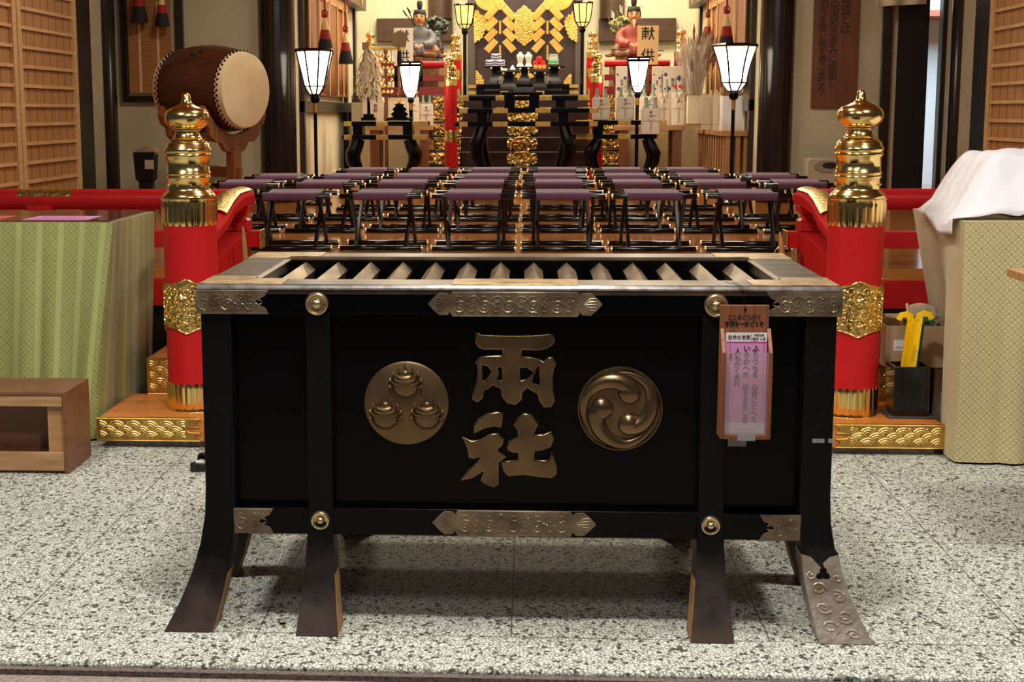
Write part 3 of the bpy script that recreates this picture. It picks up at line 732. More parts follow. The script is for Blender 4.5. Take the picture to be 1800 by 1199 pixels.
# ================= STEPS, POSTS, RAILINGS =================
Y1, Y2, Z1, Z2 = 6.49, 7.06, .136, .317
def seigaiha(mb, x0, x1, z0, z1, y, r):
    """wave-scale relief: rows of concentric half rings clipped to the rectangle"""
    h = r*.62; row = 0; z = z0-.0
    while z < z1-r*.15:
        x = x0+(r if row % 2 else 0)
        while x < x1+r:
            for k, rr in enumerate((r*.96, r*.66, r*.36)):
                pts = [(x+rr*math.cos(PI*j/12), y-.001*row*0, z+rr*math.sin(PI*j/12)*.92) for j in range(13)]
                seg = []
                def inside(p):
                    if not (x0 <= p[0] <= x1 and z0 <= p[2] <= z1): return False
                    # hide behind the rows in front (drawn lower)
                    for dx in (-r, r):
                        if (p[0]-x-dx)**2+((p[2]-z+h)/.92)**2 < (r*.97)**2: return False
                    if (p[0]-x)**2+((p[2]-z+2*h)/.92)**2 < (r*.97)**2: return False
                    return True
                for p in pts:
                    if inside(p): seg.append(p)
                    else:
                        if len(seg) > 1: mb.tube(seg, r*.10, 6)
                        seg = []
                if len(seg) > 1: mb.tube(seg, r*.10, 6)
            x += 2*r
        z += h; row += 1
XL, XR = -1.90, 1.865
m = MB(); m.box(XL+.03, XR-.03, Y1+.03, 8.5, 0, .03); struct('trim_2', m, stone)
def step(nm, x0, x1, ya, yb, za, zb, plate_r, n):
    m = MB(); m.box(x0, x1, ya, yb, za, zb); s = struct(nm, m, woodorange, bevel=.004, label=None)
    for side, (a, b) in enumerate(((x0, x0+.47), (x1-.47, x1))):
        g = MB(); zt, zbm = zb-.001, za+.004; d = 1 if side == 0 else -1; hh = zt-zbm; xe = b if side == 0 else a; xs_ = a if side == 0 else b
        pts = [(xs_-d*.004, zbm), (xe, zbm), (xe-d*hh*.25, zbm+hh*.2), (xe-d*hh*.05, zbm+hh*.36), (xe-d*hh*.5, zbm+hh*.38), (xe-d*hh*.62, zbm+hh*.5), (xe-d*hh*.5, zbm+hh*.62), (xe-d*hh*.05, zbm+hh*.64), (xe-d*hh*.25, zbm+hh*.8), (xe, zt), (xs_-d*.004, zt)]
        g.outline([pts], ya-.003, .003, .0012, 1)
        bd = [(x, ya-.006, z) for x, z in pts]; g.tube(bd+[bd[0]], .0028, 6)
        lo, hi = sorted((xs_+d*.012, xe-d*hh*.66)); w_ = MB(); seigaiha(w_, lo, hi, zbm+.010, zt-.010, ya-.0065, plate_r)
        # wraps over the top edge and round the end
        g.box(*sorted((xs_-d*.004, xe-d*.02)), ya-.005, ya+.018, zt, zt+.003)
        g.box(*sorted((xs_-d*.004, xs_+d*.0)), ya, yb, za+.004, zt)
        gp = obj('gold_plate', g, goldstep, s, ang=50); obj('wave_relief', w_, goldwave, gp, ang=60)
    return s
goldwave = M('gold_ridges_lit', (255, 226, 150), .3, .9)  # same gold as the plate, ridges coloured brighter as if catching light
goldstep = M('gold_plate_shaded', (206, 164, 84), .4, .9, noise=(16, (176, 132, 62), .35, .7), bump=('noise', 90, .12, .002))  # darker copy of that gold, paints shade into the recesses between ridges
step('stairs_lower', XL, XR, Y1, Y2+.02, .03, Z1, .038, 0)
p = at(247, 660, Y2)
step('stairs_middle', -1.81, 1.80, Y2, 7.66, Z1, Z2, .046, 0)
m = MB(); m.box(-1.72, 1.72, 7.64, 8.5, Z2, .50); struct('stairs_upper', m, woodorange, bevel=.004)

# ---- giboshi newel posts ----
KY = 6.46/2610
def newel(name, label, X, Y, zb, scale, red_mat, group=None, detail=True, short=False):
    """onion-finial post; profile measured in px of the front posts"""
    t = thing(name, label, 'post', (X, Y, zb), 0, group); k = KY*scale; n = 40 if detail else 20
    def pr(l, base): return [(r*k, (base-y)*k) for r, y in l]
    B = 722.
    fin = lambda y: 352-(352-y)*.945
    cap = [(46, 352), (47, 349), (46, 346), (43, 341), (38, 337), (36.5, 333), (36.5, 316), (38.5, 314), (38.5, 311), (37, 309.5), (39, 307), (39, 304), (37, 302), (37, 278), (40, 275), (40, 271), (38.5, 269), (40.5, 266), (40.5, 261), (38, 258), (37, 252), (33, 248), (31, 247), (31, 244), (26, 243), (23, 238), (20.5, 232), (21, 228.5), (24, 227), (24, 224.5), (28, 223), (34, 217), (37.5, 210), (38.3, 202), (36, 194), (30, 188.5), (20, 184), (13, 181), (9, 177.5), (7.6, 171), (7, 164), (5, 160.5), (0.5, 159.5)]
    red_p = [(45.5, 720), (46.5, 395)]
    cap = [(r, fin(y)) for r, y in cap]
    m = MB(); m.lathe(pr(red_p, B), n); obj('shaft', m, red_mat, t)
    m = MB(); m.lathe(pr(cap, B), n); cp = obj('finial', m, gold, t, ang=50)
    if detail:
        m = MB()
        for q in range(10):
            a = 2*PI*q/10; m.ball((37.5*k*math.cos(a), 37.5*k*math.sin(a), (B-fin(326))*k), 2.6*k, 8, 5)
        obj('stud', m, gold, cp)
    # fluted collars with scalloped edge
    def collar(nm, y0, y1, r0, up):
        m = MB(); nf = 22 if detail else 12; per = 8; N = nf*per; rows = 10; rs = []
        for i in range(rows+1):
            f = i/rows; ring = []
            for j in range(N):
                u = (j % per)/per; a = 2*PI*j/N
                fl = abs(math.sin(PI*u)); rib = r0+1.6*fl**.5*(1 if .12 < f < .93 else .3)+(1.2 if f < .1 else 0)
                edge = 6*(fl**.6)
                y = (y0+(y1-4+edge-y0)*f) if up < 0 else (y1+(y0+4-edge-y1)*f)
                ring.append((rib*k*math.cos(a), rib*k*math.sin(a), (B-y)*k))
            rs.append(ring)
        inner = [[((r0-1.5)*k*math.cos(2*PI*j/N), (r0-1.5)*k*math.sin(2*PI*j/N), rs[-1][j][2]) for j in range(N)]]
        m.rings(rs+inner, cap=False); obj(nm, m, gold if detail else goldr, t, ang=60)
    collar('fluted_collar', 351, 396, 47.2, -1)
    collar('fluted_collar', 674, 722, 46.2, 1)
    # engraved belly band
    m = MB(); N = 96; rows = 8; rs = []
    for i in range(rows+1):
        f = i/rows; ring = []
        for j in range(N):
            a = 2*PI*j/N; s = math.cos(4*(a+PI/2)); w = 3*s+4*max(0, s)**3
            y = 536+(f-.5)*(80+2*w); ring.append(((47+.8*math.sin(PI*f))*k*math.cos(a), (47+.8*math.sin(PI*f))*k*math.sin(a), (B-y)*k))
        rs.append(ring)
    inner = lambda r: [(45*k*math.cos(2*PI*j/N), 45*k*math.sin(2*PI*j/N), r[j][2]) for j in range(N)]
    m.rings([inner(rs[0])]+rs+[inner(rs[-1])], cap=False)
    band = obj('engraved_band', m, goldr, t, ang=60)
    if detail:
        m = MB()
        for e in (rs[0], rs[-1]): m.tube([(x*1.01, y*1.01, z) for x, y, z in e]+[(e[0][0]*1.01, e[0][1]*1.01, e[0][2])], 1.6*k, 6)
        rr = random.Random(3)
        for q in range(12):
            a0 = 2*PI*q/12; z0 = (B-536)*k; pts = []
            for (du, dv, R, sg) in ((0, 24, 10, 1), (0, -22, 10, -1), (11, 10, 9, 1), (1, 2, 10, -1), (12, -11, 9, -1), (12, 29, 6, 1), (12, -30, 6, -1)):
                sp = spiral(0, 0, R*k, 1.5, rr.uniform(0, 6), sg, 18)
                P = []
                for sxx, _, szz in sp:
                    a = a0+(sxx/k+du)/47.8; P.append((48.3*k*math.cos(a), 48.3*k*math.sin(a), z0+dv*k+szz))
                m.tube(P, [1.5*k*(1.2-.7*i/len(P)) for i in range(len(P))], 5)
                for kk in (2, 6, 10): m.ball(P[kk], 1.9*k, 6, 4)
        obj('scroll_relief', m, gold, band, ang=60)
    return t
pl = at(331, 722, 6.50); pr_ = at(1510, 733, 6.50)
newel('newel_post', 'red newel post with gold onion finial standing beside the green brocade table', -1.514, 6.76, Z1, 1.065, red)
newel('newel_post', 'red newel post with gold onion finial standing beside the shoehorn holder', 1.51, 6.76, Z1, 1.065, red)

# ---- railings at the hall edge ----
def octo(r, sx=1.): return [(r*sx*math.cos(PI/8+PI/4*i), r*math.sin(PI/8+PI/4*i)) for i in range(8)]
def railing(sd, label):
    t = thing('railing', label, 'railing', (sd*1.61, 8.5, ZF-.0)); X = lambda v: sd*v
    zr = 1.006
    m = MB(); m.tube([(sd*1.60, 8.5, zr), (sd*5, 8.5, zr)], .061, 24); m.v = [(a, b, c-(.0)) for a, b, c in m.v]
    top = obj('top_rail', m, red, t, w=True)
    for xx in (2.75, 4.3):
        g = MB(); r = .0625; g.rings([[(sd*(xx+e), 8.5+r*math.cos(a), zr+r*math.sin(a)) for a in [math.radians(20+14*j) for j in range(11)]] for e in (-.16, -.05, .05, .16)], cap=False, closed=False)
        obj('gold_plate', g, goldr, top, w=True)
    # curled end turning towards the stair, octagonal section
    path = [(sd*1.63, 8.62, zr+.0), (sd*1.63, 8.44, zr-.0), (sd*1.625, 8.25, zr-.004), (sd*1.61, 8.0, zr-.03), (sd*1.57, 7.6, zr-.07), (sd*1.525, 6.95, zr-.125)]
    m = MB(); rs = []
    for i, p in enumerate(path):
        s = .084 if i < 3 else .07
        rs.append([(p[0]+a*1.0, p[1], p[2]+b*.78) for a, b in octo(s)])
    m.rings(rs); er = obj('stair_rail', m, redsat, t, .004, w=True)
    g = MB(); g.rings([[(p[0]+.087*math.cos(a), p[1], p[2]-.004+.070*math.sin(a)) for a in [math.radians(48+8.4*j) for j in range(11)]] for p in ((sd*1.57, 7.6, zr-.066), (sd*1.61, 8.0, zr-.025), (sd*1.625, 8.25, zr+.001), (sd*1.63, 8.44, zr+.002), (sd*1.63, 8.63, zr+.002))], cap=False, closed=False)
    obj('gold_plate', g, goldr, er, w=True)
    # bearing blocks and struts
    for xx in (1.63, 2.78, 3.9):
        b = MB(); h0 = .83
        b.rings([[(sd*xx+a*.065, 8.5+c*.065, z) for a, c in ((-1, -1), (1, -1), (1, 1), (-1, 1))] if z > .85 else [(sd*xx+a*.072, 8.5+c*.072, z) for a, c in ((-1, -1), (1, -1), (1, 1), (-1, 1))] for z in (h0, .885)]); 
        b.rings([[(sd*xx+a*f, 8.5+c*f, z) for a, c in ((-1, -1), (1, -1), (1, 1), (-1, 1))] for f, z in ((.072, .885), (.05, .90), (.045, .915), (.072, .94), (.072, .975))])
        obj('bearing_block', b, red, t, .005, w=True)
    # lower beams
    m = MB(); m.box(*sorted((sd*1.50, sd*5)), 8.44, 8.56, .735, .828); obj('lower_beam', m, red, t, .004, w=True)
    g = MB(); g.box(*sorted((sd*1.488, sd*1.5)), 8.43, 8.57, .728, .834); obj('gold_end_cap', g, goldr, t, .003, w=True)
    m = MB(); m.box(*sorted((sd*1.56, sd*5)), 8.40, 8.50, .40, .56); obj('edge_beam', m, red, t, .004, w=True)
    for xx in (1.62, 2.8, 4.):
        m = MB(); m.box(*sorted((sd*(xx-.05), sd*(xx+.05))), 8.45, 8.55, ZF, .74); obj('strut', m, redd, t, .004, w=True)
    # sloping side beam under the stair rail, with a concave underside
    m = MB(); poly = []
    up = [(8.44, .828), (8.2, .82), (7.9, .79), (7.5, .74), (7.0, .68)]; lowp = [(7.0, .34), (7.5, .42), (7.9, .51), (8.15, .60), (8.3, .70), (8.44, .735)]
    P = up+lowp
    vs = [(sd*(1.56+.0), y, z) for y, z in P]+[(sd*1.68, y, z) for y, z in P]; n = len(P)
    m.add(vs, [tuple(range(n)), tuple(reversed(range(n, 2*n)))]+[(i, (i+1) % n, n+(i+1) % n, n+i) for i in range(n)])
    obj('stair_beam', m, redsat, t, .004, w=True)
    return t
railing(-1, 'red lacquered railing with gold tips running behind the green brocade table')
railing(1, 'red lacquered railing with gold tips running behind the cream brocade table')
# wooden tally sticks leaning by the rail ends
for sd, (px, py0, py1), lab in ((-1, (428, 399, 470), 'short rounded wooden stick leaning on the railing by the drum side'), (1, (1370, 408, 470), 'short rounded wooden stick looped with wire by the railing of the sandal box side')):
    a = at(px, py0, 7.95); b = at(px+(6 if sd < 0 else 12), py1+30, 7.95)
    t = thing('wooden_stick', lab, 'stick', (b.x, 7.95, .5))
    m = MB(); pts = [Vector((b.x, 7.95, .502)).lerp(Vector((a.x, 7.93, a.z)), i/6) for i in range(7)]
    m.tube(pts, [.018, .02, .022, .024, .024, .02, .008], 10, .7); obj('stick_body', m, woodtan, t, w=True)
    if sd > 0:
        m = MB(); c = a.lerp(b, .35); m.tube([(c.x+.05*math.cos(u*PI/8)-.02*0, 7.93, c.z-.05+.075*math.sin(u*PI/8)) for u in range(17)], .0025, 5); obj('wire_loop', m, steel, t, w=True)
# ================= FRONT TABLES AND THEIR THINGS =================
def drape(mb, X0, X1, Ya, Yb, zt, zb, fl_front, fl_side, side, folds, seed, dent=0., fl_c=0.):
    """cloth over a counter: front face, one visible side face, other side and back plain. side=+1: visible side is at X1, -1: at X0"""
    rr = random.Random(seed); ph = [rr.uniform(0, 6.28) for _ in range(6)]
    per = []
    nf, ns = 90, 50
    for i in range(nf+1): per.append(('f', i/nf))
    for i in range(1, ns+1): per.append(('s', i/ns))
    for i in range(1, 13): per.append(('b', i/12))
    for i in range(1, 12): per.append(('o', i/12))
    xs_, xo = (X1, X0) if side > 0 else (X0, X1)
    def pt(k, t, v):
        drop = v; z = zt-(zt-zb)*v
        if k == 'f':
            x = xo+(xs_-xo)*t; e = (1-t)
            w = folds*drop*(math.sin(e*26+ph[0]+.6*math.sin(e*9+ph[1]))+.5*math.sin(e*51+ph[2]))*(.45+.55*min(1, t*6))
            cw = max(0, 1-(1-t)*14)
            return (x+side*drop*(fl_side+fl_c)*max(0, 1-(1-t)*5), Ya-fl_front*drop-abs(w)*.9-.03*cw*drop*math.sin(drop*4), z)
        if k == 's':
            y = Ya+(Yb-Ya)*t
            w = folds*drop*(math.sin(t*17+ph[3]))*.8
            dn = dent*min(1, max(0, (t-.28)*4))*min(1, drop*1.6)
            return (xs_+side*(fl_side*drop+fl_c*drop*(1-t)**4+w*.4)-side*dn, y-fl_front*drop*(1-t)**3, z)
        if k == 'b': return (xs_+(xo-xs_)*t, Yb, z)
        return (xo, Yb+(Ya-Yb)*t, z)
    nv = 22; rs = []
    # top ring slightly inset so that the edge is soft
    rs.append([(p[0]-side*0.0, p[1], p[2]) for p in [pt(k, t, 0) for k, t in per]])
    for j in range(1, nv+1): rs.append([pt(k, t, j/nv) for k, t in per])
    mb.rings(rs, cap=False)
    n = len(rs[0]); mb.f.append(list(range(len(mb.v)-n*(nv+1), len(mb.v)-n*nv))); mb.mi.append(mb.m)
    arc = [0.]
    for i in range(1, n): arc.append(arc[-1]+math.hypot(rs[0][i][0]-rs[0][i-1][0], rs[0][i][1]-rs[0][i-1][1]))
    return [(arc[i], zt-(zt-zb)*j/nv, 0) for j in range(nv+1) for i in range(n)]
def weave(o, uv):
    at_ = o.data.attributes.new('weave', 'FLOAT_VECTOR', 'POINT')
    at_.data.foreach_set('vector', [c for p in uv for c in p])
def counter(label, X0, X1, Ya, Yb, zt):
    t = thing('counter_table', label, 'table', ((X0+X1)/2, (Ya+Yb)/2, 0))
    m = MB(); m.box(X0+.012, X1-.012, Ya+.012, Yb-.012, zt-.035, zt-.006); obj('table_top', m, woodbrown, t, .004, w=True)
    for x in (X0+.07, X1-.07):
        for y in (Ya+.07, Yb-.07):
            m = MB(); m.box(x-.03, x+.03, y-.03, y+.03, 0, zt-.035); obj('leg', m, woodbrown, t, w=True)
    return t
# left: green brocade
counter('wooden counter under the green brocade cloth', -3.3, -1.91, 6.82, 7.50, .994)
m = MB(); uv = drape(m, -3.32, -1.876, 6.77, 7.54, 1.0, .01, .17, -.032, 1, .042, 2, 0., -.055)
o = obj('tablecloth', m, brocg, ang=70); weave(o, uv); tag(o, 'pale green diamond brocade cloth covering the counter behind the wooden crate', 'tablecloth')
redglass = M('dark_red_glossy_sheet', (96, 48, 40), .12, spec=.6)
m = MB(); m.box(-3.28, -1.90, 6.80, 7.52, 1.0015, 1.006); o = obj('glass_sheet', m, redglass); tag(o, 'glossy reddish sheet lying over the top of the green brocade counter', 'table cover')
pa, pb = atz(60, 388, 1.02), atz(238, 377, 1.02)
for k, (x0, x1, y0, y1, mt, lb) in enumerate(((-2.33, -2.02, 6.86, 7.10, pink, 'pink printed sheet on the green brocade counter, nearest the red post'), (-2.75, -2.45, 6.88, 7.12, M('coral_paper', (222, 110, 96), .5), 'coral red printed sheet on the green brocade counter'))):
    m = MB(); m.box(x0, x1, y0, y1, 1.0063, 1.0078)
    q = MB()
    for i in range(4): q.box(x0+.03, x1-.03-.04*(i % 2), y0+.04+.045*i, y0+.052+.045*i, 1.0078, 1.0082)
    o = obj('paper_sheet', m, mt); tag(o, lb, 'paper'); obj('printed_line', q, pinkm, o)
# crate
ca = atz(123, 835, 0)
CR = thing('wooden_crate', 'brown painted wooden crate lying open side forward on the terrazzo', 'crate', (-2.3, 6.15, 0))
xa, xb, ya, yb, hz = -2.78, -1.88, 5.98, 6.31, at(123, 690, 5.98).z
m = MB(); m.box(xa, xb, ya, yb, hz-.016, hz); m.box(xb-.016, xb, ya, yb, 0, hz-.016); m.box(xa, xa+.016, ya, yb, 0, hz-.016); obj('outer_board', m, crateout, CR, .002, w=True)
m = MB(); m.box(xa+.016, xb-.016, ya+.12, ya+.13, .016, hz-.016); m.box(xa+.016, xb-.016, yb-.012, yb, .016, hz-.016); m.box(xa+.016, xb-.016, ya+.02, yb-.012, .0, .012); obj('back_board', m, crateout, CR, w=True)
for z0, z1 in ((.012, .092), (hz-.064, hz-.016)):
    m = MB(); m.box(xa+.016, xb-.018, ya+.004, ya+.024, z0, z1); obj('rail', m, cratewood, CR, .003, w=True)
m = MB(); m.box(xb-.09, xb-.018, ya+.026, ya+.05, .012, hz-.016); obj('corner_block', m, woodtan, CR, .003, w=True)
# right: cream brocade
counter('wooden counter under the cream brocade cloth', 2.05, 3.3, 6.42, 7.18, 1.034)
m = MB(); uv = drape(m, 1.872, 3.32, 6.36, 7.22, 1.038, .01, .03, .0, -1, .02, 5, .13)
o = obj('tablecloth', m, brocy, ang=70); weave(o, uv); tag(o, 'cream and gold brocade cloth covering the counter beside the cardboard box', 'tablecloth')
# box under white cloth
WB = MB(); WB.box(2.14, 3.1, 6.62, 6.92, 1.0405, 1.255); o = obj('wooden_box', WB, woodtan, bevel=.004); tag(o, 'plain wooden box hidden under the white cloth on the cream brocade counter', 'box')
rr = random.Random(4)
def wc(u, v):
    # u: 0 right .. 1 left tip, v: 0 front .. 1 back
    y = 6.42+.58*v
    x = 3.12-1.30*u*(1-.05*v)
    s = min(1, max(0, (x-1.86)/.21)); s = s**.8; s = s*s*(3-2*s)
    z = 1.050+.262*s
    if v < .24: z -= (z-1.052)*.97*(max(0, (.24-v)/.24)**.8)*(1-.75*min(1, max(0, (x-2.12)/.3)))
    z += .006*math.sin(u*23+v*5)+.007*math.sin(u*11-v*13)+.004*math.sin(u*47+v*31)
    if x < 1.89:
        d = 1.89-x; z = 1.05-d*1.0-.035*max(0, 1-abs(v-.35)*3); x = 1.838
        z = min(z, 1.048)
    return (x, y, z)
m = MB(); m.grid(wc, 80, 36); o = obj('white_cloth', m, M('white_cotton', (236, 234, 240), .8, spec=.2, bump=('noise', 26, .5, .012)), ang=80)
md = o.modifiers.new('thick', 'SOLIDIFY'); md.thickness = .003; md.offset = 1
tag(o, 'crumpled white cloth draped over a box on the cream brocade counter', 'cloth')
# tied paper bundle behind the cloth
p = at(1700, 340, 7.1)
t = thing('paper_streamer', 'crumpled pale pink paper strip standing behind the white cloth', 'paper', (p.x, 7.1, 1.04))
m = MB(); m.box(p.x-.05, p.x+.05, 7.06, 7.14, 1.0405, 1.13); obj('wooden_stand', m, woodtan, t, .003, w=True)
m = MB()
for k, (px, py, w) in enumerate(((1697, 283, 8), (1704, 289, 9), (1700, 300, 10), (1706, 305, 8))):
    a = at(px-w, py-6+3*k % 5, 7.1); b = at(px+w, py+6, 7.1); c = at(1702, 325, 7.1)
    m.add([(a.x, 7.08+.01*k, a.z), (b.x, 7.10+.008*k, b.z), (c.x+.012, 7.1, c.z), (c.x-.012, 7.1, c.z), ((a.x+b.x)/2, 7.065, (a.z+b.z)/2+.004)], [(0, 1, 4), (1, 2, 4), (2, 3, 4), (3, 0, 4)])
m.tube([(p.x, 7.1, 1.135), (at(1702, 322, 7.1).x, 7.1, at(1702, 322, 7.1).z)], .004, 6)
obj('paper', m, M('pale_pink_paper', (236, 206, 210), .7), t, w=True)
# plank stand in front of the cream counter
p = at(1770, 472, 5.55)
t = thing('wooden_stand', 'pale wooden stand whose top corner juts in before the cream brocade counter', 'stand', (p.x+.55, 5.2, 0))
m = MB(); m.box(p.x, p.x+1.1, 4.9, 5.55, p.z-.030, p.z); obj('stand_top', m, woodtan, t, .003, w=True)
for x in (p.x+.2, p.x+1.0):
    for y in (4.98, 5.47): m = MB(); m.box(x-.025, x+.025, y-.025, y+.025, 0, p.z-.042); obj('leg', m, woodtan, t, .002, w=True)
# cardboard box
t = thing('cardboard_box', 'open cardboard box with a white label holding slippers on the gold plated step', 'box', (1.83, 7.0, Z2))
x0, x1, y0, y1, hb = 1.695, 1.965, 6.90, 7.20, .20
m = MB()
for b in ((x0, x1, y0, y0+.005), (x0, x1, y1-.005, y1), (x0, x0+.005, y0+.005, y1-.005), (x1-.005, x1, y0+.005, y1-.005)): m.box(*b, Z2+.001, Z2+hb)
m.box(x0, x1, y0, y1, Z2+.001, Z2+.006); bxo = obj('carton', m, cardb, t, w=True)
m = MB(); a = at(1571, 598, y0); b = at(1591, 617, y0); m.box(a.x, b.x, y0-.001, y0-.0002, b.z, a.z); lb = obj('sticker', m, papers, t, w=True)
m = MB(); m.text('HOLA', .013, ((a.x+b.x)/2, y0-.0012, b.z+.014)); m.text('. ...', .012, ((a.x+b.x)/2, y0-.0012, a.z-.012)); obj('print', m, ink, lb)
lb.children[0].location = -(lb.location+t.location)
def slipper(label, x, y, z, rz, tilt=0):
    t = thing('slipper', label, 'slipper', (x, y, z), rz, 'tan slippers in the cardboard box')
    m = MB(); m.rings([[(.052*math.cos(a)*(1+.12*math.sin(a)), .125*math.sin(a), h) for a in [2*PI*j/24 for j in range(24)]] for h in (0, .008, .014)]); obj('sole', m, fabricb, t, .003)
    m = MB()
    for i in range(1): pass
    m.grid(lambda u, v: ((.056+.006*math.sin(v*PI))*math.cos(PI*u), -.115+.135*v+.02*math.sin(PI*u)*(v-.5)*0-.012*(1-math.sin(PI*u))*v, .012+.06*math.sin(PI*u)*(.35+.65*math.sin(PI*(.12+.7*v)))), 16, 10)
    o = obj('upper', m, fabricb, t, ang=80); md = o.modifiers.new('thick', 'SOLIDIFY'); md.thickness = .006
    m = MB(); m.tube([((.056)*math.cos(PI*j/14), .02-.012*(1-math.sin(PI*j/14)), .012+.06*math.sin(PI*j/14)*.86) for j in range(15)], .006, 8); obj('rim', m, drumskin, t)
    return t
slipper('tan cloth slipper lying highest on the cardboard box, opening towards the red post', 1.828, 6.99, Z2+.225, 1.3)
slipper('tan cloth slipper just below the highest one in the cardboard box', 1.83, 7.03, Z2+.150, 1.45)
slipper('tan cloth slipper lying deepest in the cardboard box beside the shoehorns', 1.835, 7.05, Z2+.075, 1.65)
# shoehorn holder
t = thing('shoehorn_holder', 'black square shoehorn holder standing on a slate tile beside the red post', 'holder', (1.755, 6.70, Z1))
m = MB(); m.box(-.098, .112, -.075, .10, .001, .010); obj('slate_base', m, slate, t, .002)
m = MB(); w, h = .076, .235
m.rings([[(-w, -w+.01, .0105), (w, -w+.01, .0105), (w, w+.01, .0105), (-w, w+.01, .0105)], [(-w-.004, -w+.006, h), (w+.004, -w+.006, h), (w+.004, w+.014, h), (-w-.004, w+.014, h)], [(-w+.008, -w+.018, h), (w-.008, -w+.018, h), (w-.008, w+.002, h), (-w+.008, w+.002, h)], [(-w+.010, -w+.02, .03), (w-.010, -w+.02, .03), (w-.010, w, .03), (-w+.010, w, .03)]])
obj('holder_box', m, lacq2, t, .002)
def shoehorn(label, bx, by, tx, ty, tz, mat, hook, text=None):
    t = thing('shoehorn', label, 'shoehorn', (1.755, 6.70, Z1+.035), 0)
    n = 14; rs = []
    for i in range(n+1):
        f = i/n; x = bx+(tx-bx)*f; y = by+(ty-by)*f; z = tz*f; w = .021-.004*f; th = .003
        rs.append([(x-w, y-.004, z), (x-w*.5, y+.003, z), (x, y+.006, z), (x+w*.5, y+.003, z), (x+w, y-.004, z), (x+w, y-.008, z), (x+w*.5, y-.001, z), (x, y+.002, z), (x-w*.5, y-.001, z), (x-w, y-.008, z)])
    m = MB(); m.rings(rs); b = obj('blade', m, mat, t, ang=60)
    m = MB(); m.bar([(tx, ty, tz-.01), (tx+hook*.004, ty-.001, tz+.012), (tx+hook*.022, ty-.004, tz+.022), (tx+hook*.045, ty-.006, tz+.018), (tx+hook*.056, ty-.008, tz-.004)], [.004, .006, .006, .006, .005], [.034, .03, .028, .026, .024], (0, 1, 0)); obj('hook', m, mat, b, .001)
    if text:
        m = MB(); f = .62; m.text(text, .020, (bx+(tx-bx)*f, by+(ty-by)*f-.0095, tz*f), lines=.95, rot=Matrix.Rotation(math.atan2(tx-bx, tz), 3, 'Y')); obj('lettering', m, ink, b)
    return t
shoehorn('yellow plastic shoehorn with black lettering at the front of the black holder', -.018, -.03, .024, -.035, .415, yellow, 1, 'く\nつ\nべ\nら')
shoehorn('yellow plastic shoehorn without lettering leaning behind the lettered one', -.036, .0, .002, .01, .405, yellow, -1)
shoehorn('dark green plastic shoehorn leaning behind the yellow ones', .01, .03, .052, .035, .385, green, 1)
# sandal by the box leg
p = atz(338, 832, 0)
t = thing('sandal', 'black sandal with a white strap on the floor behind the box leg', 'sandal', (p.x+.09, p.y+.10, 0), -.9)
m = MB(); m.rings([[(.05*math.cos(a)*(1+.1*math.sin(a)), .13*math.sin(a), h) for a in [2*PI*j/28 for j in range(28)]] for h in (0, .012, .03, .036)]); obj('sole', m, lacq2, t, .004)
m = MB(); m.grid(lambda u, v: (.05*math.cos(PI*u), .0-.075+.07*v, .03+.045*math.sin(PI*u)), 14, 4); o = obj('strap', m, clothdark, t); md = o.modifiers.new('th', 'SOLIDIFY'); md.thickness = .005
m = MB(); m.rings([[(.04*math.cos(a), .105*math.sin(a), h) for a in [2*PI*j/20 for j in range(20)]] for h in (.0362, .040)]); obj('insole', m, sock, t)
# ================= FOLDING STOOLS =================
def make_stool():
    t = thing('folding_stool', '', 'stool', (0, 0, ZF)); L, D, h, r = .27, .21, .347, .0165
    def rod(nm, y, z):
        m = MB(); m.lathe([(.001, -L), (r*.9, -L), (r, -L+.004), (r, L-.004), (r*.9, L), (.001, L)], 12, (0, y, z), 'x')
        m.m = 1
        for s in (-1, 1): m.lathe([(.001, s*L+.001*s), (r*1.12, s*L+.001*s), (r*1.15, s*(L-.008)), (r*1.02, s*(L-.010))][::s], 12, (0, y, z), 'x')
        return obj(nm, m, [lacq2, capbrass], t)
    rod('top_rail', -D, h); rod('top_rail', D, h); rod('bottom_rail', -D, r); rod('bottom_rail', D, r)
    for sx in (-1, 1):
        for q, (a, b, o) in enumerate(((-D, D, .0), (D, -D, .026))):
            m = MB(); x = sx*(.185-o); m.bar([(x+sx*.0, a, h-.008), (x+sx*.004, 0, h/2), (x, b, r+.004)], .022, [.03, .036, .03]); obj('leg', m, legblack, t, .003)
    n = 26; W = .172
    m = MB()
    # sheet wraps front rod, sags across, wraps back rod
    prof = []
    R2 = r+.006
    for k in range(9): a = math.radians(-150+ (150+90)*k/8); prof.append((-D-R2*math.cos(a) if False else -D-R2*math.cos(math.radians(-70+160*k/8)), h+R2*math.sin(math.radians(-70+160*k/8))))
    for k in range(1, 12): f = k/12; prof.append((-D+2*D*f, h+R2-.013*math.sin(PI*f)))
    for k in range(9): a = math.radians(90-160*k/8); prof.append((D+R2*math.cos(a), h+R2*math.sin(a)))
    m.grid(lambda u, v: (-W+2*W*u, *(lambda q: (q[0], q[1]+.0022*math.sin(u*9+q[0]*16)*(1 if abs(q[0]) < D*.8 else 0)))(prof[round(v*(len(prof)-1))])), 12, len(prof)-1)
    o = obj('seat', m, purple, t, ang=80); md = o.modifiers.new('th', 'SOLIDIFY'); md.thickness = .004; md.offset = 1
    return t
legblack = M('stool_leg_black', (16, 14, 15), .4, spec=.3)
capbrass = M('pale_brass_cap', (236, 220, 180), .3, 1)
ST = make_stool(); first = True
ROWS = [(348, 'front row', [508, 669, 832, 990.5, 1151, 1320], 151.), (328, 'second row', [425, 563, 705, 843, 983, 1123, 1269, 1411], 130.), (315, 'third row', [484, 607, 730, 855, 975.5, 1104, 1235, 1362], 113.), (302.5, 'back row', [641, 752, 863, 980, 1096, 1211], 105.)]
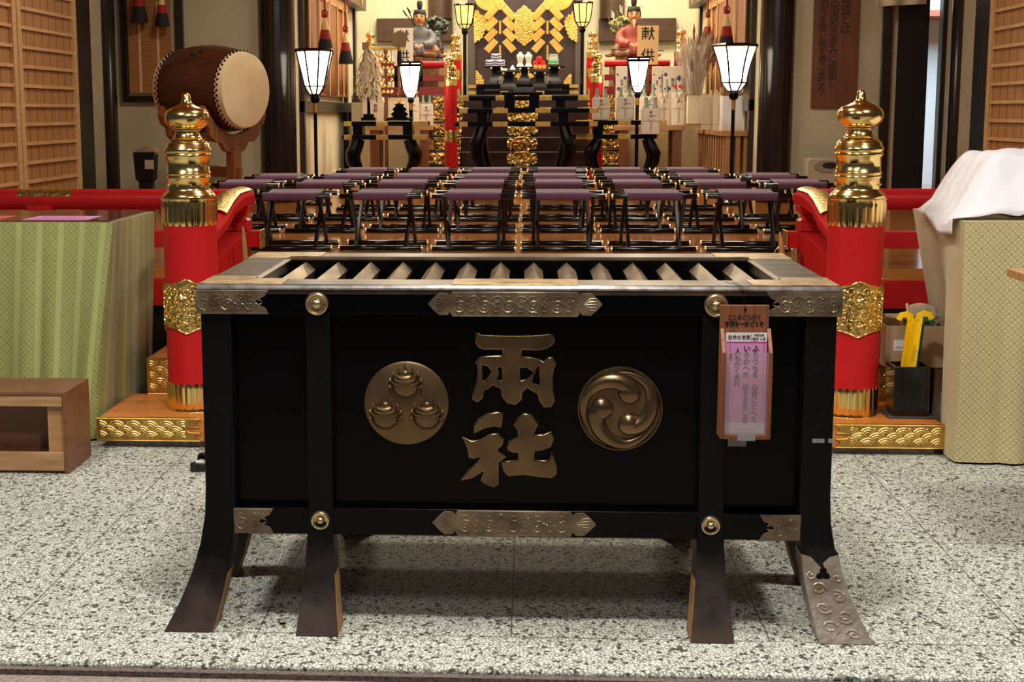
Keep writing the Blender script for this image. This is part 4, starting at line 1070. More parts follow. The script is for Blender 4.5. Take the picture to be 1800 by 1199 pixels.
ORD = ['first', 'second', 'third', 'fourth', 'fifth', 'sixth', 'seventh', 'eighth']
YR = [9.42, 10.85, 12.0, 13.3]
for (py, rn, xs_, w), Y in zip(ROWS, YR):
    for i, px in enumerate(xs_):
        p = at(px, py, Y)
        lab = 'purple-seated black folding stool, %s, %s from the drum side' % (rn, ORD[i])
        loc = (p.x, Y+.21+R_.uniform(-.02, .02), ZF+.0005)
        rz = R_.uniform(-.02, .02)+(.03 if i == 0 else -.03 if i == len(xs_)-1 else 0)
        if first: ST.location = loc; ST['label'] = lab; ST['group'] = 'folding stools in the hall'; ST.rotation_euler.z = rz; first = False
        else: dup(ST, loc, rz, lab, 'folding stools in the hall')
# ================= HALL SIDES =================
# drum on its stand
dc = at(433, 157, 12.9); az = math.radians(-43)      # axis points to the viewer's right
ax = Vector((math.sin(math.radians(61)), -math.cos(math.radians(61)), -.03)).normalized()
Rd = .32; Ld = .80
DR = thing('taiko_drum', 'large brown barrel drum with cream hide face beside the black pillar', 'drum', (dc.x-ax.x*Ld/2, dc.y-ax.y*Ld/2, dc.z))
side_ = ax.cross(Vector((0, 0, 1))).normalized(); up_ = side_.cross(ax)
rot = Matrix((side_, up_, ax)).transposed().to_4x4()
def dm(nm, fn, mat, par=DR, **k):
    m = MB(); fn(m); m.xf(rot); return obj(nm, m, mat, par, **k)
prof = [(.001, -Ld/2+.01)]+[(Rd*(1+.20*(1-((i/10-.5)*2)**2)), -Ld/2+.012+(Ld-.024)*i/10) for i in range(11)]+[(.001, Ld/2-.01)]
dm('barrel', lambda m: m.lathe(prof, 48), drumbody, ang=50)
for s in (-1, 1):
    dm('drum_head', lambda m: m.lathe([(.001, s*(Ld/2+.004)), (Rd*.95, s*(Ld/2+.002)), (Rd*1.0, s*(Ld/2-.004)), (Rd*1.055, s*(Ld/2-.06)), (Rd*1.06, s*(Ld/2-.085)), (Rd*1.03, s*(Ld/2-.086))][::s], 48), drumskin)
    def tacks(m):
        for row, zz in enumerate((Ld/2-.050, Ld/2-.072)):
            for j in range(46):
                a = 2*PI*(j+.5*row)/46; r = Rd*(1.046+.006*row); m.ball((r*math.cos(a), r*math.sin(a), s*zz), .0115, 8, 5)
    dm('tack', tacks, lacq2)
def mon(m):
    # painted swirl emblem on the barrel
    for q in range(3):
        a0 = 2*PI*q/3; pts = []
        for i in range(10):
            th = a0+i*.25; r = .05-.002*i; zz = r*math.cos(th); aa = .98+r*math.sin(th)/.38
            pts.append((.3845*math.cos(aa), .3845*math.sin(aa), zz+.02))
        m.tube(pts, [.013*(1-i/11) for i in range(10)], 6)
dm('swirl_emblem', mon, clothdark)
dm('ring', lambda m: m.tube([(.392*math.cos(.98+.026*math.sin(u*PI/8)/.39), .392*math.sin(.98+.026*math.sin(u*PI/8)/.39), .02+.026*math.cos(u*PI/8)) for u in range(17)], .006, 6), brass)
# stand
DS2 = thing('drum_stand', 'brown wooden drum stand with cloud-carved boards under the large drum', 'stand', (DR.location.x, DR.location.y, ZF))
def flatframe(m, poly, off, th):   # board across the axis at axial offset
    n = len(poly); vs = []
    for t in (off-th/2, off+th/2):
        for a, z in poly: p = DR.location+side_*a+ax*t; vs.append((p.x, p.y, z))
    m.add(vs, [tuple(range(n)), tuple(reversed(range(n, 2*n)))]+[(i, (i+1) % n, n+(i+1) % n, n+i) for i in range(n)])
zc = DR.location.z
for off in (-.22, .24):
    m = MB(); ar = [(-(Rd*1.2+.005)*math.sin(math.radians(a)), zc-(Rd*1.2+.005)*math.cos(math.radians(a))) for a in range(-62, 63, 8)]
    out = [(-.40, zc-.14), (-.43, zc-.22), (-.40, zc-.30), (-.34, zc-.33), (-.33, zc-.40), (-.26, zc-.45), (-.18, zc-.46), (-.13, zc-.53), (0, zc-.56), (.13, zc-.53), (.18, zc-.46), (.26, zc-.45), (.33, zc-.40), (.34, zc-.33), (.40, zc-.30), (.43, zc-.22), (.40, zc-.14)]
    flatframe(m, ar+[(-p[0] if False else p[0], p[1]) for p in out], off, .05); obj('carved_board', m, woodbrown, DS2, .004, w=True)
    m = MB()
    flatframe(m, [(-.05, ZF), (.05, ZF), (.05, zc-.50), (-.05, zc-.50)], off, .09); obj('post', m, woodbrown, DS2, .004, w=True)
    m = MB(); flatframe(m, [(-.42, ZF), (.42, ZF), (.42, ZF+.08), (-.42, ZF+.08)], off, .10); obj('foot', m, woodbrown, DS2, .004, w=True)
m = MB(); a = DR.location-ax*.30; b = DR.location+ax*.32
m.bar([(a.x, a.y, ZF+.36), (b.x, b.y, ZF+.36)], .04, .09, side_); obj('crossbar', m, woodbrown, DS2, .004, w=True)
# framed blind on the back wall, tassels
a = at(215, 180, YB-.06); b = at(325, 180, YB-.06)
FB = thing('blind_frame', 'tall black frame holding a brown bamboo blind behind the large drum', 'framed blind', ((a.x+b.x)/2, YB-.001, a.z))
w = b.x-a.x; zt = 3.3-a.z; m = MB(); fw_ = .062
for x0, x1, z0, z1 in ((-w/2, -w/2+fw_, 0, zt), (w/2-fw_*1.25, w/2, 0, zt), (-w/2+fw_, w/2-fw_, 0, fw_), (-w/2+fw_, w/2-fw_, zt-fw_, zt)): m.box(x0, x1, -.06, -.001, z0, z1)
obj('frame', m, darkpost, FB, .006)
m = MB(); m.box(-w/2+fw_, w/2-fw_*1.25, -.012, -.002, fw_, zt-fw_); obj('backing_panel', m, greywall, FB)
m = MB(); m.box(-w/2+fw_+.012, w/2-fw_*1.25-.05, -.034, -.026, fw_+.02, zt-.08); bl = obj('blind', m, bamboo, FB)
m = MB()
for px in (248, 280): x = at(px, 100, YB).x-FB.location.x; m.box(x-.012, x+.012, -.037, -.0345, fw_+.03, zt-.09)
obj('silk_band', m, bamboo_l, bl)
def tassel(label, p, s, zh, cat='tassel', group='blind tassels'):
    """p = bottom centre; hangs from cord up to zh"""
    t = thing('tassel', label, cat, p, 0, group)
    m = MB(); m.lathe([(.001, 0), (.085*s, 0), (.088*s, .02*s), (.07*s, .12*s), (.062*s, .16*s)], 18); obj('black_fringe', m, clothdark, t)
    m = MB(); m.lathe([(.063*s, .155*s), (.05*s, .22*s), (.044*s, .26*s)], 18); obj('red_fringe', m, tasselred, t)
    m = MB(); m.lathe([(.046*s, .255*s), (.034*s, .31*s), (.012*s, .36*s), (.001, .37*s)], 18); obj('cream_head', m, tasselc, t)
    m = MB(); m.ball((0, 0, .40*s), .03*s, 8, 6, (1.2, .8, .8)); m.tube([(-.03*s, -.01, .43*s), (0, 0, .40*s), (.03*s, 0, .43*s), (.0, 0, .47*s), (-.03*s, 0, .43*s)], .009*s, 6)
    if zh-p[2] > .4*s: m.tube([(0, 0, .42*s), (0, 0, zh-p[2])], .010*s, 6)
    obj('cord', m, tasselred, t)
    return t
p = at(248, 41, YB-.10); tassel('dark fringed tassel on the framed blind, farther from the drum', (p.x, YB-.16, p.z), .95, 3.25)
p = at(288, 48, YB-.10); tassel('dark fringed tassel on the framed blind, nearer the drum', (p.x, YB-.16, p.z), .8, 3.25)
# black urn stand with notice
p0 = at(258, 330, 13.6)
t = thing('waste_stand', 'slim black stand with a white notice and white cloth by the drum', 'stand', (p0.x, 13.6, ZF))
a = at(238, 268, 13.6); b = at(274, 272, 13.6); w = (b.x-a.x)/2
zt = a.z-ZF
m = MB(); m.rings([[(x*s, y*s, z) for x, y in ((-w, -.09), (w, -.09), (w, .09), (-w, .09))] for s, z in ((.62, 0), (.62, .25), (.86, .27), (1, zt-.02), (1, zt))]); obj('stand_body', m, clothdark, t, .004)
m = MB(); a = at(254, 282, 13.5); b = at(270, 298, 13.5); m.box(a.x-p0.x, b.x-p0.x, -.0945, -.0885, b.z-ZF, a.z-ZF); obj('notice', m, paper, t)
m = MB(); m.ball((.03, 0, zt+.01), .085, 12, 8, (1.1, .8, .55)); m.ball((-.05, .02, zt), .06, 10, 8, (1, .8, .5)); obj('folded_cloth', m, ivory, t)
# grey panel leaning below the frame (floor heater)
a = at(375, 292, 13.75); 
t = thing('floor_panel', 'dull grey rounded panel standing on the floor beside the drum stand', 'panel', (a.x-.02, 14.0, ZF))
m = MB(); poly = chaikin([(-.42, 0), (.20, 0), (.20, a.z-ZF), (-.42, a.z-ZF)], 1); m.prism(poly, -.06, .06); obj('panel_body', m, beige, t, .01)
# right: hanging board of text
a = at(1425, 190, YB-.03); b = at(1505, 192, YB-.03)
t = thing('sign_board', 'tall brown wooden board with columns of brush writing on the back wall', 'sign', ((a.x+b.x)/2, YB-.002, a.z))
w = (b.x-a.x)/2; m = MB(); m.box(-w, w, -.03, 0, 0, 1.75); obj('board', m, signwood, t, .004)
m = MB()
for txt, px, py, sz in (('神\n道\nと\nは', 1487, 28, .104), ('天\n地\n自\n然\nの\n恵\nみ\nに\n感\n謝\nし', 1465, 75, .092), ('祖\n先\nを\n敬\nい\n親\nを\n尊\nぶ\n道\nな\nり', 1446, 85, .086)):
    q = at(px, py, YB-.035); m.text(txt, sz, (q.x-t.location.x, -.031, q.z-t.location.z+.0), lines=.86, bold=.012)
obj('brush_writing', m, M('brush_ink', (34, 18, 12), .6), t)
# beige appliance
a = at(1416, 279, 14.05); b = at(1475, 279, 14.05)
t = thing('appliance', 'beige plastic appliance with a recessed handle under the text board', 'appliance', ((a.x+b.x)/2+.02, 14.05, ZF))
w = (b.x-a.x)/2; h = a.z-ZF
m = MB(); m.prism(chaikin([(-w, 0), (w, 0), (w, h), (-w, h)], 1) if False else [(-w, 0), (w, 0), (w, h-.03), (w-.01, h-.01), (w-.03, h), (-w+.03, h), (-w+.01, h-.01), (-w, h-.03)], 0, .26); obj('casing', m, beige, t, .012, seg=3)
m = MB(); m.lathe([(.001, -.001), (.115, -.001), (.125, .006), (.125, .01)], 28, (.03, 0, h-.075), 'y', 1, .42)
m.v = [(x, -abs(y), z) for x, y, z in m.v]; ob = obj('handle_plate', m, M('beige_dark', (140, 128, 104), .5), t)
m = MB(); m.lathe([(.001, -.004), (.07, -.004), (.07, .0)], 20, (.05, -.008, h-.065), 'y', 1, .42); m.v = [(x, min(y, -.008), z) for x, y, z in m.v]; obj('handle_slot', m, clothdark, ob)
# cream curtain end over the door
a = at(1540, 12, YB-.2); b = at(1600, 0, YB-.2)
m = MB(); m.grid(lambda u, v: (a.x+(b.x-a.x)*1.5*u, YB-.2+.02*math.sin(u*14), a.z+.02*u+.6*v), 30, 4); o = obj('curtain', m, ivory); md = o.modifiers.new('th', 'SOLIDIFY'); md.thickness = .004
tag(o, 'cream curtain hem hanging above the dark doorway', 'curtain')
# ================= LAMPS =================
def lamp(name, label, X, Y, px_top, px_bot, ytop, ybot, n, mat, flare, group=None, ymid=None, slots=False):
    """standing lantern: shade between image rows ytop..ybot at distance Y, widths px_top/px_bot in px"""
    k = Y/F; zt = H+(203-ytop)*k; zb = H+(203-ybot)*k; rt, rb = px_top*k/2, px_bot*k/2
    t = thing(name, label, 'lamp', (X, Y, ZF), 0, group)
    base = ZF; prof = []
    N = 10
    for i in range(N+1):
        f = i/N; g = f**flare
        prof.append((rb+(rt-rb)*g, zb+(zt-zb)*f-base))
    lo = zb-base-(zt-zb)*.22; prof = [(rb*.5, lo)]+prof
    off = PI/n+PI/2 if n != 6 else PI/6*0
    def ring(r, z, o=off): return [(r*math.cos(o+2*PI*j/n), r*math.sin(o+2*PI*j/n), z) for j in range(n)]
    m = MB(); m.rings([ring(r*.97, z) for r, z in prof]); obj('lamp_shade', m, mat, t, smooth=False)
    m = MB()
    for j in range(n):
        a = off+2*PI*j/n; m.tube([(r*math.cos(a), r*math.sin(a), z) for r, z in prof], .009*Y/14*(.6 if Y > 15 else 1), 6)
    for r, z, s in ((prof[-1][0]*1.0, prof[-1][1], 1.7), (prof[1][0], prof[1][1], .8), (prof[0][0], prof[0][1], 1.2)):
        q = ring(r, z); m.tube(q+[q[0]], .009*Y/14*s*(.6 if Y > 15 else 1), 4)
    if slots:
        q = ring(prof[-2][0]*1.0, prof[-2][1]); m.tube(q+[q[0]], .014, 4)
        for j in range(n):
            a, b = Vector(ring(prof[-1][0], prof[-1][1])[j]), Vector(ring(prof[-1][0], prof[-1][1])[(j+1) % n]); c, d = Vector(ring(prof[-2][0], prof[-2][1])[j]), Vector(ring(prof[-2][0], prof[-2][1])[(j+1) % n])
            m.tube([(a+b)/2, (c+d)/2], .014, 4)
            m.tube([(a+b)/2, Vector(((prof[1][0])*math.cos(off+2*PI*(j+.5)/n)*math.cos(PI/n), (prof[1][0])*math.sin(off+2*PI*(j+.5)/n)*math.cos(PI/n), prof[1][1]))], .005, 4)
    obj('frame', m, lacq2, t)
    m = MB(); cr = (.045 if Y < 15 else .03)*Y/14; m.ball((0, 0, lo-cr*.9), cr, 18, 10, (1, 1, 1.05)); obj('knob', m, lacquer, t)
    if Y < 18: m = MB(); m.lathe([(.019*Y/14, lo-cr*3.8), (.019*Y/14, lo-cr*1.6)], 14); obj('gold_collar', m, goldm, t)
    m = MB(); m.lathe([(.017*Y/14, .02), (.017*Y/14, lo-cr*1.5)], 14); obj('pole', m, lacq2, t)
    m = MB(); m.lathe([(.001, 0), (.15, 0), (.15, .02), (.06, .035), (.03, .06), (.001, .06)], 24); obj('base', m, lacq2, t)
    return t
lamp('standing_lamp', 'tall white lit standing lamp with a black frame by the pillar beside the drum', at(553.5, 150, 14.2).x, 14.2, 66, 36, 96, 158, 8, lampw, 1.0)
lamp('standing_lamp', 'tall white lit standing lamp with a black frame in front of the slatted shelf', at(1290, 150, 14.2).x, 14.2, 76, 42, 92, 155, 6, lampw, 1.45)
lamp('standing_lamp', 'smaller white lit lantern with slotted black frame behind the paper wand table', at(722, 140, 16.3).x, 16.3, 54, 34, 118, 167, 4, lampw, 1.0, slots=True)
lamp('standing_lamp', 'smaller white lit lantern with slotted black frame among the wrapped sake bottles', at(1121, 140, 16.3).x, 16.3, 52, 30, 112, 160, 4, lampw, 1.0, slots=True)
lamp('standing_lamp', 'amber lit standing lamp beside the gilt altar on the grey-robed statue side', at(817, 40, 18.9).x, 18.9, 37, 24, 21, 54, 8, lampy, .6)
lamp('standing_lamp', 'amber lit standing lamp beside the gilt altar on the red-robed statue side', at(1024, 40, 18.9).x, 18.9, 36, 24, 19, 52, 8, lampy, .6)

# ================= ALTAR =================
PX = 18.1; ZP = 1.70
m = MB(); m.box(-2.1, 2.1, PX, 20.4, ZF, ZP); struct('floor_altar', m, darkbrown)
m = MB(); m.box(-2.1, 2.1, PX-.03, PX-.002, ZF, ZP-.08); struct('wall_altar_front', m, greywall)
# gold relief plates
goldp = M('gold_openwork', (255, 220, 140), .28, 1, bump=('voronoi', 26, 1, .03), noise=(40, (120, 78, 24), .42, .62))
def cloud_plate(m, cx, zc, w, h, y):
    q = []
    base = [(-.5, 0), (-.47, .30), (-.36, .42), (-.30, .22), (-.27, .40), (-.12, .50), (.12, .50), (.27, .40), (.30, .22), (.36, .42), (.47, .30), (.5, 0)]
    pts = base+[(-x, -z) for x, z in base[1:-1]]
    m.outline([chaikin([(cx+x*w, zc+z*h) for x, z in pts], 1)], y, .012, .006, 1)
    for r in (.30, .17): m.tube([(cx+r*h*math.cos(2*PI*j/16), y-.018, zc+r*h*math.sin(2*PI*j/16)) for j in range(17)], .008, 5)
    for s in (-1, 1):
        m.tube([(a, y-.018, b) for a, _, b in spiral(cx+s*w*.30, zc, h*.25, 1.4, 0, s, 16)], .008, 5)
        m.tube([(a, y-.018, b) for a, _, b in spiral(cx+s*w*.41, zc+.1*h, h*.16, 1.2, 2, s, 12)], .006, 5)
def relief(m, x0, x1, z0, z1, y, seed, n=26):
    m.box(x0, x1, y, y+.012, z0, z1); r = random.Random(seed)
    for k in range(n):
        R = r.uniform(.018, .034); cx, cz = r.uniform(x0+R, x1-R), r.uniform(z0+R, z1-R)
        m.tube([(a, y-.004, b) for a, _, b in spiral(cx, cz, R, 1.4, r.uniform(0, 6), r.choice((-1, 1)), 10)], [.010*(1-.06*i) for i in range(11)], 5)
rise = .162
for k in range(6):
    z1 = .89+rise*k; z0 = ZF if k == 0 else z1-rise; y0 = 16.75+.23*k
    m = MB(); m.box(-1.10, 1.10, y0, PX+.2 if k == 5 else y0+.25, z0, z1-.002); s = struct('stairs_altar_%d' % (k+1), m, darkbrown, bevel=.006)
    zc = (z0+z1)/2
    for sx in (-1, 1):
        g = MB(); relief(g, *sorted((sx*.74, sx*1.105)), z0+.012, z1-.012, y0-.013, k*2+sx+9); obj('gold_corner', g, goldp, s, ang=60)
    if k >= 0:
        g = MB(); cx = at(918, 250, y0).x; w = 53*y0/F; cloud_plate(g, cx, zc-.002, w, rise*.98, y0-.012); g.box(cx-w*.25, cx+w*.25, y0-.004, y0+.05, z1-.004, z1); obj('gold_fitting', g, goldp, s, ang=60)
def small_newel(label, px, ytop, Y, zbase, sc, red_m=red):
    p = at(px, ytop, Y); t = newel('newel_post', label, p.x, Y, zbase, sc, red_m, None, False)
    full = (722-164)*KY*sc; need = p.z-zbase
    # keep the ornaments' size; the shaft takes up the difference
    for ch in t.children:
        nm = ch.name.split('.')[0]
        if nm == 'finial': ch.location.z += need-full
        elif nm == 'shaft': ch.scale.z = (need-(395-164)*KY*sc+.01)/((720-395)*KY*sc); 
        elif nm == 'engraved_band': ch.location.z += (need-full)*.5
        elif nm == 'fluted_collar' and ch.data.vertices[0].co.z > full*.4: ch.location.z += need-full
    return t
small_newel('red gold-capped post at the foot of the altar stairs, paper wand side', 792.5, 94, 16.55, ZF, .62)
small_newel('red gold-capped post at the foot of the altar stairs, sake bottle side', 1049.5, 88, 16.55, ZF, .62)
small_newel('gold-capped red post at the head of the altar stairs, grey-robed statue side', 801, 54, PX+.16, ZP, .62)
small_newel('gold-capped red post at the head of the altar stairs, red-robed statue side', 1042, 50, PX+.16, ZP, .62)
small_newel('gold-capped corner post of the altar platform behind the paper wand', 651, 52, PX+.16, ZP, .62, redd)
small_newel('gold-capped corner post of the altar platform beside the dried stalks', 1197.5, 46, PX+.16, ZP, .66, redd)
for lab, x0, x1 in (('red railing of the altar platform before the grey-robed statue', 658, 793), ('red railing of the altar platform before the red-robed statue', 1050, 1190)):
    a = at(x0, 121, PX+.16); b = at(x1, 121, PX+.16); t = thing('platform_railing', lab, 'railing', ((a.x+b.x)/2, PX+.16, ZP))
    a.x += .085; b.x -= .085
    m = MB(); m.tube([(a.x, PX+.16, 2.07), (b.x, PX+.16, 2.07)], .042, 14); obj('top_rail', m, red, t, w=True)
    m = MB(); m.box(a.x, b.x, PX+.13, PX+.19, 1.87, 1.94); obj('middle_rail', m, redd, t, .003, w=True)
    m = MB(); m.box(a.x, b.x, PX+.12, PX+.20, ZP, 1.80); obj('bottom_rail', m, redd, t, .003, w=True)
    for f in (.25, .62): x = a.x+(b.x-a.x)*f; m = MB(); m.box(x-.03, x+.03, PX+.13, PX+.19, 1.80, 2.03); obj('strut', m, clothdark, t, w=True)
# altar doors with gilt fittings
YD = 19.9
a = at(822, 10, YD); b = at(1025, 10, YD)
AD = thing('altar_doors', 'dark lacquered altar doors with gilt leaf-shaped fittings behind the gold paper wands', 'altar doors', ((a.x+b.x)/2, YD, ZP))
xc = AD.location.x; hw = (b.x-a.x)/2
m = MB(); m.box(-hw, hw, 0, .1, 0, 1.7); obj('door_panel', m, M('umber_lacquer', (74, 58, 54), .26, noise=(3, (60, 44, 42), .3, .7)), AD, .004)
for s in (-1, 1):
    m = MB(); m.box(*sorted((s*hw, s*(hw-.10))), -.05, 0, 0, 1.7); obj('door_post', m, M('grey_brown_lacquer', (88, 78, 70), .35), AD, .006)
def leafplate(m, pts, y, px0=810, py0=0, sc=7.49):
    P = []
    for u, v in pts: q = at(px0+u/sc, py0+v/sc, YD+y); P.append((q.x-xc, q.z-ZP))
    m.outline([P], y, .008, .004, 1)
cen = [(835,75),(862,92),(880,120),(915,135),(930,165),(955,170),(948,200),(965,230),(950,260),(968,300),(950,340),(975,380),(955,430),(960,480),(940,520),(920,545),(890,560),(862,590),(835,612),(808,590),(780,560),(750,545),(730,520),(712,480),(715,430),(698,380),(720,340),(705,300),(720,260),(705,230),(722,200),(715,170),(740,165),(755,135),(790,120),(808,92)]
gfl = M('gilt_filigree', (248, 208, 110), .4, .7, bump=('voronoi', 60, .7, .01), noise=(60, (206, 150, 60), .45, .7))
m = MB(); leafplate(m, cen, -.012); obj('gilt_fitting', m, gfl, AD, ang=50)
lf = [(176,125),(200,150),(225,145),(245,180),(250,205),(290,205),(300,235),(325,240),(320,270),(350,290),(335,320),(345,350),(320,370),(330,400),(305,420),(310,450),(285,470),(290,500),(260,510),(245,545),(225,530),(200,560),(176,575)]
m = MB(); leafplate(m, lf, -.055); obj('gilt_fitting', m, gfl, AD, ang=50)
m = MB(); leafplate(m, [(1708-u, v-5) for u, v in lf], -.055); obj('gilt_fitting', m, gfl, AD, ang=50)
for pts in ([(198,935),(225,950),(240,985),(270,1000),(275,1040),(298,1050),(298,1110),(198,1112)], [(1455,985),(1430,985),(1415,1015),(1390,1030),(1385,1055),(1365,1065),(1360,1110),(1455,1112)]):
    m = MB(); leafplate(m, pts, -.012); obj('gilt_fitting', m, gfl, AD, ang=50)
for s, pts in ((-1, [(818,960),(812,1010),(790,1080),(770,1110),(745,1040),(715,1010),(740,990),(780,925),(800,930)]), (1, [(848,960),(852,1010),(868,1080),(885,1110),(905,1045),(965,1010),(930,985),(890,925),(865,935)])):
    m = MB(); leafplate(m, pts, -.012); obj('gilt_fitting', m, gfl, AD, ang=50)
# gilt gohei wands (zigzag streamers)
YG = 19.45
def gohei(label, dx):
    ac = at(810+(518+dx)/7.49, 40, YG); t = thing('gilt_gohei', label, 'gohei wand', (ac.x, YG, ZP))
    def zz(pts, y, th=.012):
        P = []
        for u, v in pts: q = at(810+(u+dx)/7.49, v/7.49, YG); P.append((q.x-ac.x, q.z-ZP))
        return P
    Q = [[(440,60),(500,130),(365,280),(300,220)], [(425,220),(497,285),(365,422),(300,357)], [(425,368),(495,425),(365,562),(303,497)], [(430,505),(497,560),(372,705),(303,645)]]
    for s in (0, 1):
        m = MB()
        for k, q in enumerate(Q):
            q2 = [(1036-u, v) for u, v in q] if s else q
            P = zz(q2, 0); m.prism(P, -.03+.012*k, -.018+.012*k)
        obj('streamer', m, giltflat, t, .002)
    m = MB(); m.prism(zz([(440,62),(518,-25),(596,62),(536,132),(518,138),(500,132)], 0), -.045, -.028); obj('top_fold', m, giltflat, t, .002)
    m = MB()
    for v0, v1 in ((-60, 140), (280, 462), (600, 800)):
        P = zz([(506,v0),(530,v0),(532,v1-12),(518,v1),(504,v1-12)], 0); m.prism(P, -.05, -.032)
    obj('gilt_rod', m, giltflat, t, .002)
    m = MB(); m.box(-.012, .012, -.03, -.01, 0, 1.5); m.box(-.13, .13, -.10, .08, 0, .05); obj('rod_stand', m, clothdark, t)
    m = MB(); m.lathe([(.001, -.02), (.19, -.02), (.20, .0), (.19, .02), (.001, .02)], 28, (-.14 if dx == 0 else .14, .06, zz([(518, -60)], 0)[0][1]), 'y'); obj('gilt_disc', m, giltflat, t)
gohei('gilt zigzag paper wand standing before the altar doors, grey-robed statue side', 0)
gohei('gilt zigzag paper wand standing before the altar doors, red-robed statue side', 622)

# offering tables -----------------------------------------------------------
def altar_table(label, px0, px1, Y, depth, yt, yb, legs, tips, zfloor=ZF, group=None, feet=None):
    k = Y/F; a = at(px0, yt, Y); b = at(px1, yt, Y); zb_ = at(px0, yb, Y).z; zt_ = (a.z+b.z)/2
    t = thing('altar_table', label, 'table', ((a.x+b.x)/2, Y+depth/2, zfloor))
    th = 8*k
    for nm, z, ex in (('upper_board', zt_, 0), ('lower_board', (zb_), -.02)):
        m = MB(); m.box(a.x+ex, b.x+ex, Y, Y+depth, z-th, z); o = obj(nm, m, lacquer, t, .004, w=True)
        for q0, q1 in (tips if nm == 'upper_board' else tips[:4] if len(tips) < 5 else tips):
            c, d = at(q0, yt, Y), at(q1, yt, Y)
            g = MB(); g.box(c.x, d.x, Y-.004, Y+.03, z-th-.001, z+.002); obj('gold_ferrule', g, goldm, o, .003, w=True)
    for px, mir in legs:
        x = at(px, yb, Y).x; s = -1 if mir else 1
        for dy in (.05, depth-.05):
            m = MB(); Lh = zb_-th-zfloor
            pts = [(x+s*.0, Y+dy, zfloor+Lh), (x-s*.03, Y+dy, zfloor+Lh*.88), (x-s*.07, Y+dy, zfloor+Lh*.74), (x-s*.06, Y+dy, zfloor+Lh*.6), (x-s*.01, Y+dy, zfloor+Lh*.42), (x+s*.04, Y+dy, zfloor+Lh*.22), (x+s*.06, Y+dy, zfloor)]
            m.tube(pts, [.06, .075, .085, .075, .055, .045, .05], 10, .8); obj('leg', m, lacquer, t, w=True)
        m = MB(); m.box(x-.05, x+.05, Y+.03, Y+depth-.03, zb_-.001, zt_-th+.001); obj('riser', m, lacquer, t, w=True)
    return t, zt_, (a.x+b.x)/2
tA, zA, xA = altar_table('low black lacquered altar table with gold ferrules before the altar stairs', 803, 1052, 15.0, .34, 191, 215, ((848, False), (990, True)), ((807, 822), (866, 893), (941, 968), (1036, 1051)))
tB, zB, xB = altar_table('black lacquered table with gold ferrules below the row of offering trays', 806, 1036, 16.05, .3, 169, 190, ((856, False), (985, True)), ((806, 824), (871, 886), (948, 970), (1016, 1036)))
altar_table('black lacquered table with gold ferrules beneath the paper wand', 604, 752, 15.6, .36, 214, 238, ((628, False), (716, True)), ((604, 618), (661, 682), (725, 752)))
altar_table('black lacquered table with gold ferrules beneath the wrapped bottle pairs', 1010, 1172, 15.6, .36, 212, 237, ((1052, False), (1140, True)), ((1012, 1043), (1086, 1109), (1155, 1172)))
# deeper tables: two tiers with gold tipped edges and white cloth
for lab, y0, Yq, e in (('black altar shelf with gold tips under the rear offering trays', 149, 18.55, 0), ('black altar shelf with gold tips and a white cloth edge below the offering trays', 160, 18.35, 1)):
    a = at(823, y0, Yq); b = at(1017, y0, Yq); t = thing('altar_shelf', lab, 'shelf', ((a.x+b.x)/2, Yq+.3, ZP))
    m = MB(); m.box(a.x, b.x, Yq, Yq+(.18 if e else .7), a.z-.05, a.z); o = obj('shelf_board', m, lacquer, t, .003, w=True)
    for q0, q1 in ((823, 837), (1001, 1017), (880, 893), (942, 957)):
        g = MB(); g.box(at(q0, y0, Yq).x, at(q1, y0, Yq).x, Yq-.004, Yq+.02, a.z-.046, a.z-.004); obj('gold_ferrule', g, goldm, o, w=True)
    for x in (a.x+.15, b.x-.15):
        m = MB(); m.box(x-.05, x+.05, Yq+.02, Yq+.14, ZP, a.z-.05); obj('leg', m, lacquer, t, w=True)
    if e:
        m = MB(); c = at(836, 164, Yq); d = at(1004, 170, Yq); m.box(c.x, d.x, Yq+.02, Yq+.15, d.z, c.z); obj('white_cloth_edge', m, paper, t, w=True)
# small black stand on the low table
a = at(881, 163, 15.17); b = at(954, 163, 15.17)
t = thing('small_stand', 'small black lacquered stand with a grey top on the low altar table', 'stand', ((a.x+b.x)/2, 15.17, zA+.002))
hw_ = (b.x-a.x)/2; h = a.z-zA
m = MB(); m.box(-hw_, hw_, -.12, .12, h-.03, h); obj('stand_top', m, lacq2, t, .004)
for s in (-1, 1): m = MB(); m.box(*sorted((s*hw_*.82, s*hw_*.34)), -.10, .10, 0, h-.03); obj('side_panel', m, lacq2, t, .004)
a = at(903, 153, 15.17); b = at(938, 160, 15.17); m = MB(); m.box(a.x-t.location.x, b.x-t.location.x, -.10, .08, h+.0005, h+.045); obj('grey_block', m, M('grey_tray', (96, 88, 78), .5), t, .004)
# offering trays (sanbo) with things on them
def tray(label, px0, px1, y, Y, tall, zb):
    a = at(px0, y, Y); b = at(px1, y, Y); x = (a.x+b.x)/2; w = (b.x-a.x)/2
    t = thing('offering_tray', label, 'tray', (x, Y, zb)); h = a.z-zb
    m = MB(); m.box(-w, w, -w*.8, w*.8, h-.02, h); m2 = obj('tray_top', m, lacq2, t, .003)
    m = MB(); m.rings([[(x_*s*w, y_*s*w*.8, z) for x_, y_ in ((-1, -1), (1, -1), (1, 1), (-1, 1))] for s, z in ((.8, 0), (.62, h*.3), (.36, h*.55), (.40, h*.75), (.62, h-.02))]); obj('pedestal', m, lacquer, t, .003)
    for s in (-1, 1): m = MB(); m.ball((s*w*.45, -w*.8-.002, h-.03), .016, 8, 6, (1, .5, 1)); obj('gold_boss', m, goldm, t)
    return x, a.z, t
zs = at(900, 149, 18.55).z+.002; zs2 = at(900, 160, 18.35).z+.002
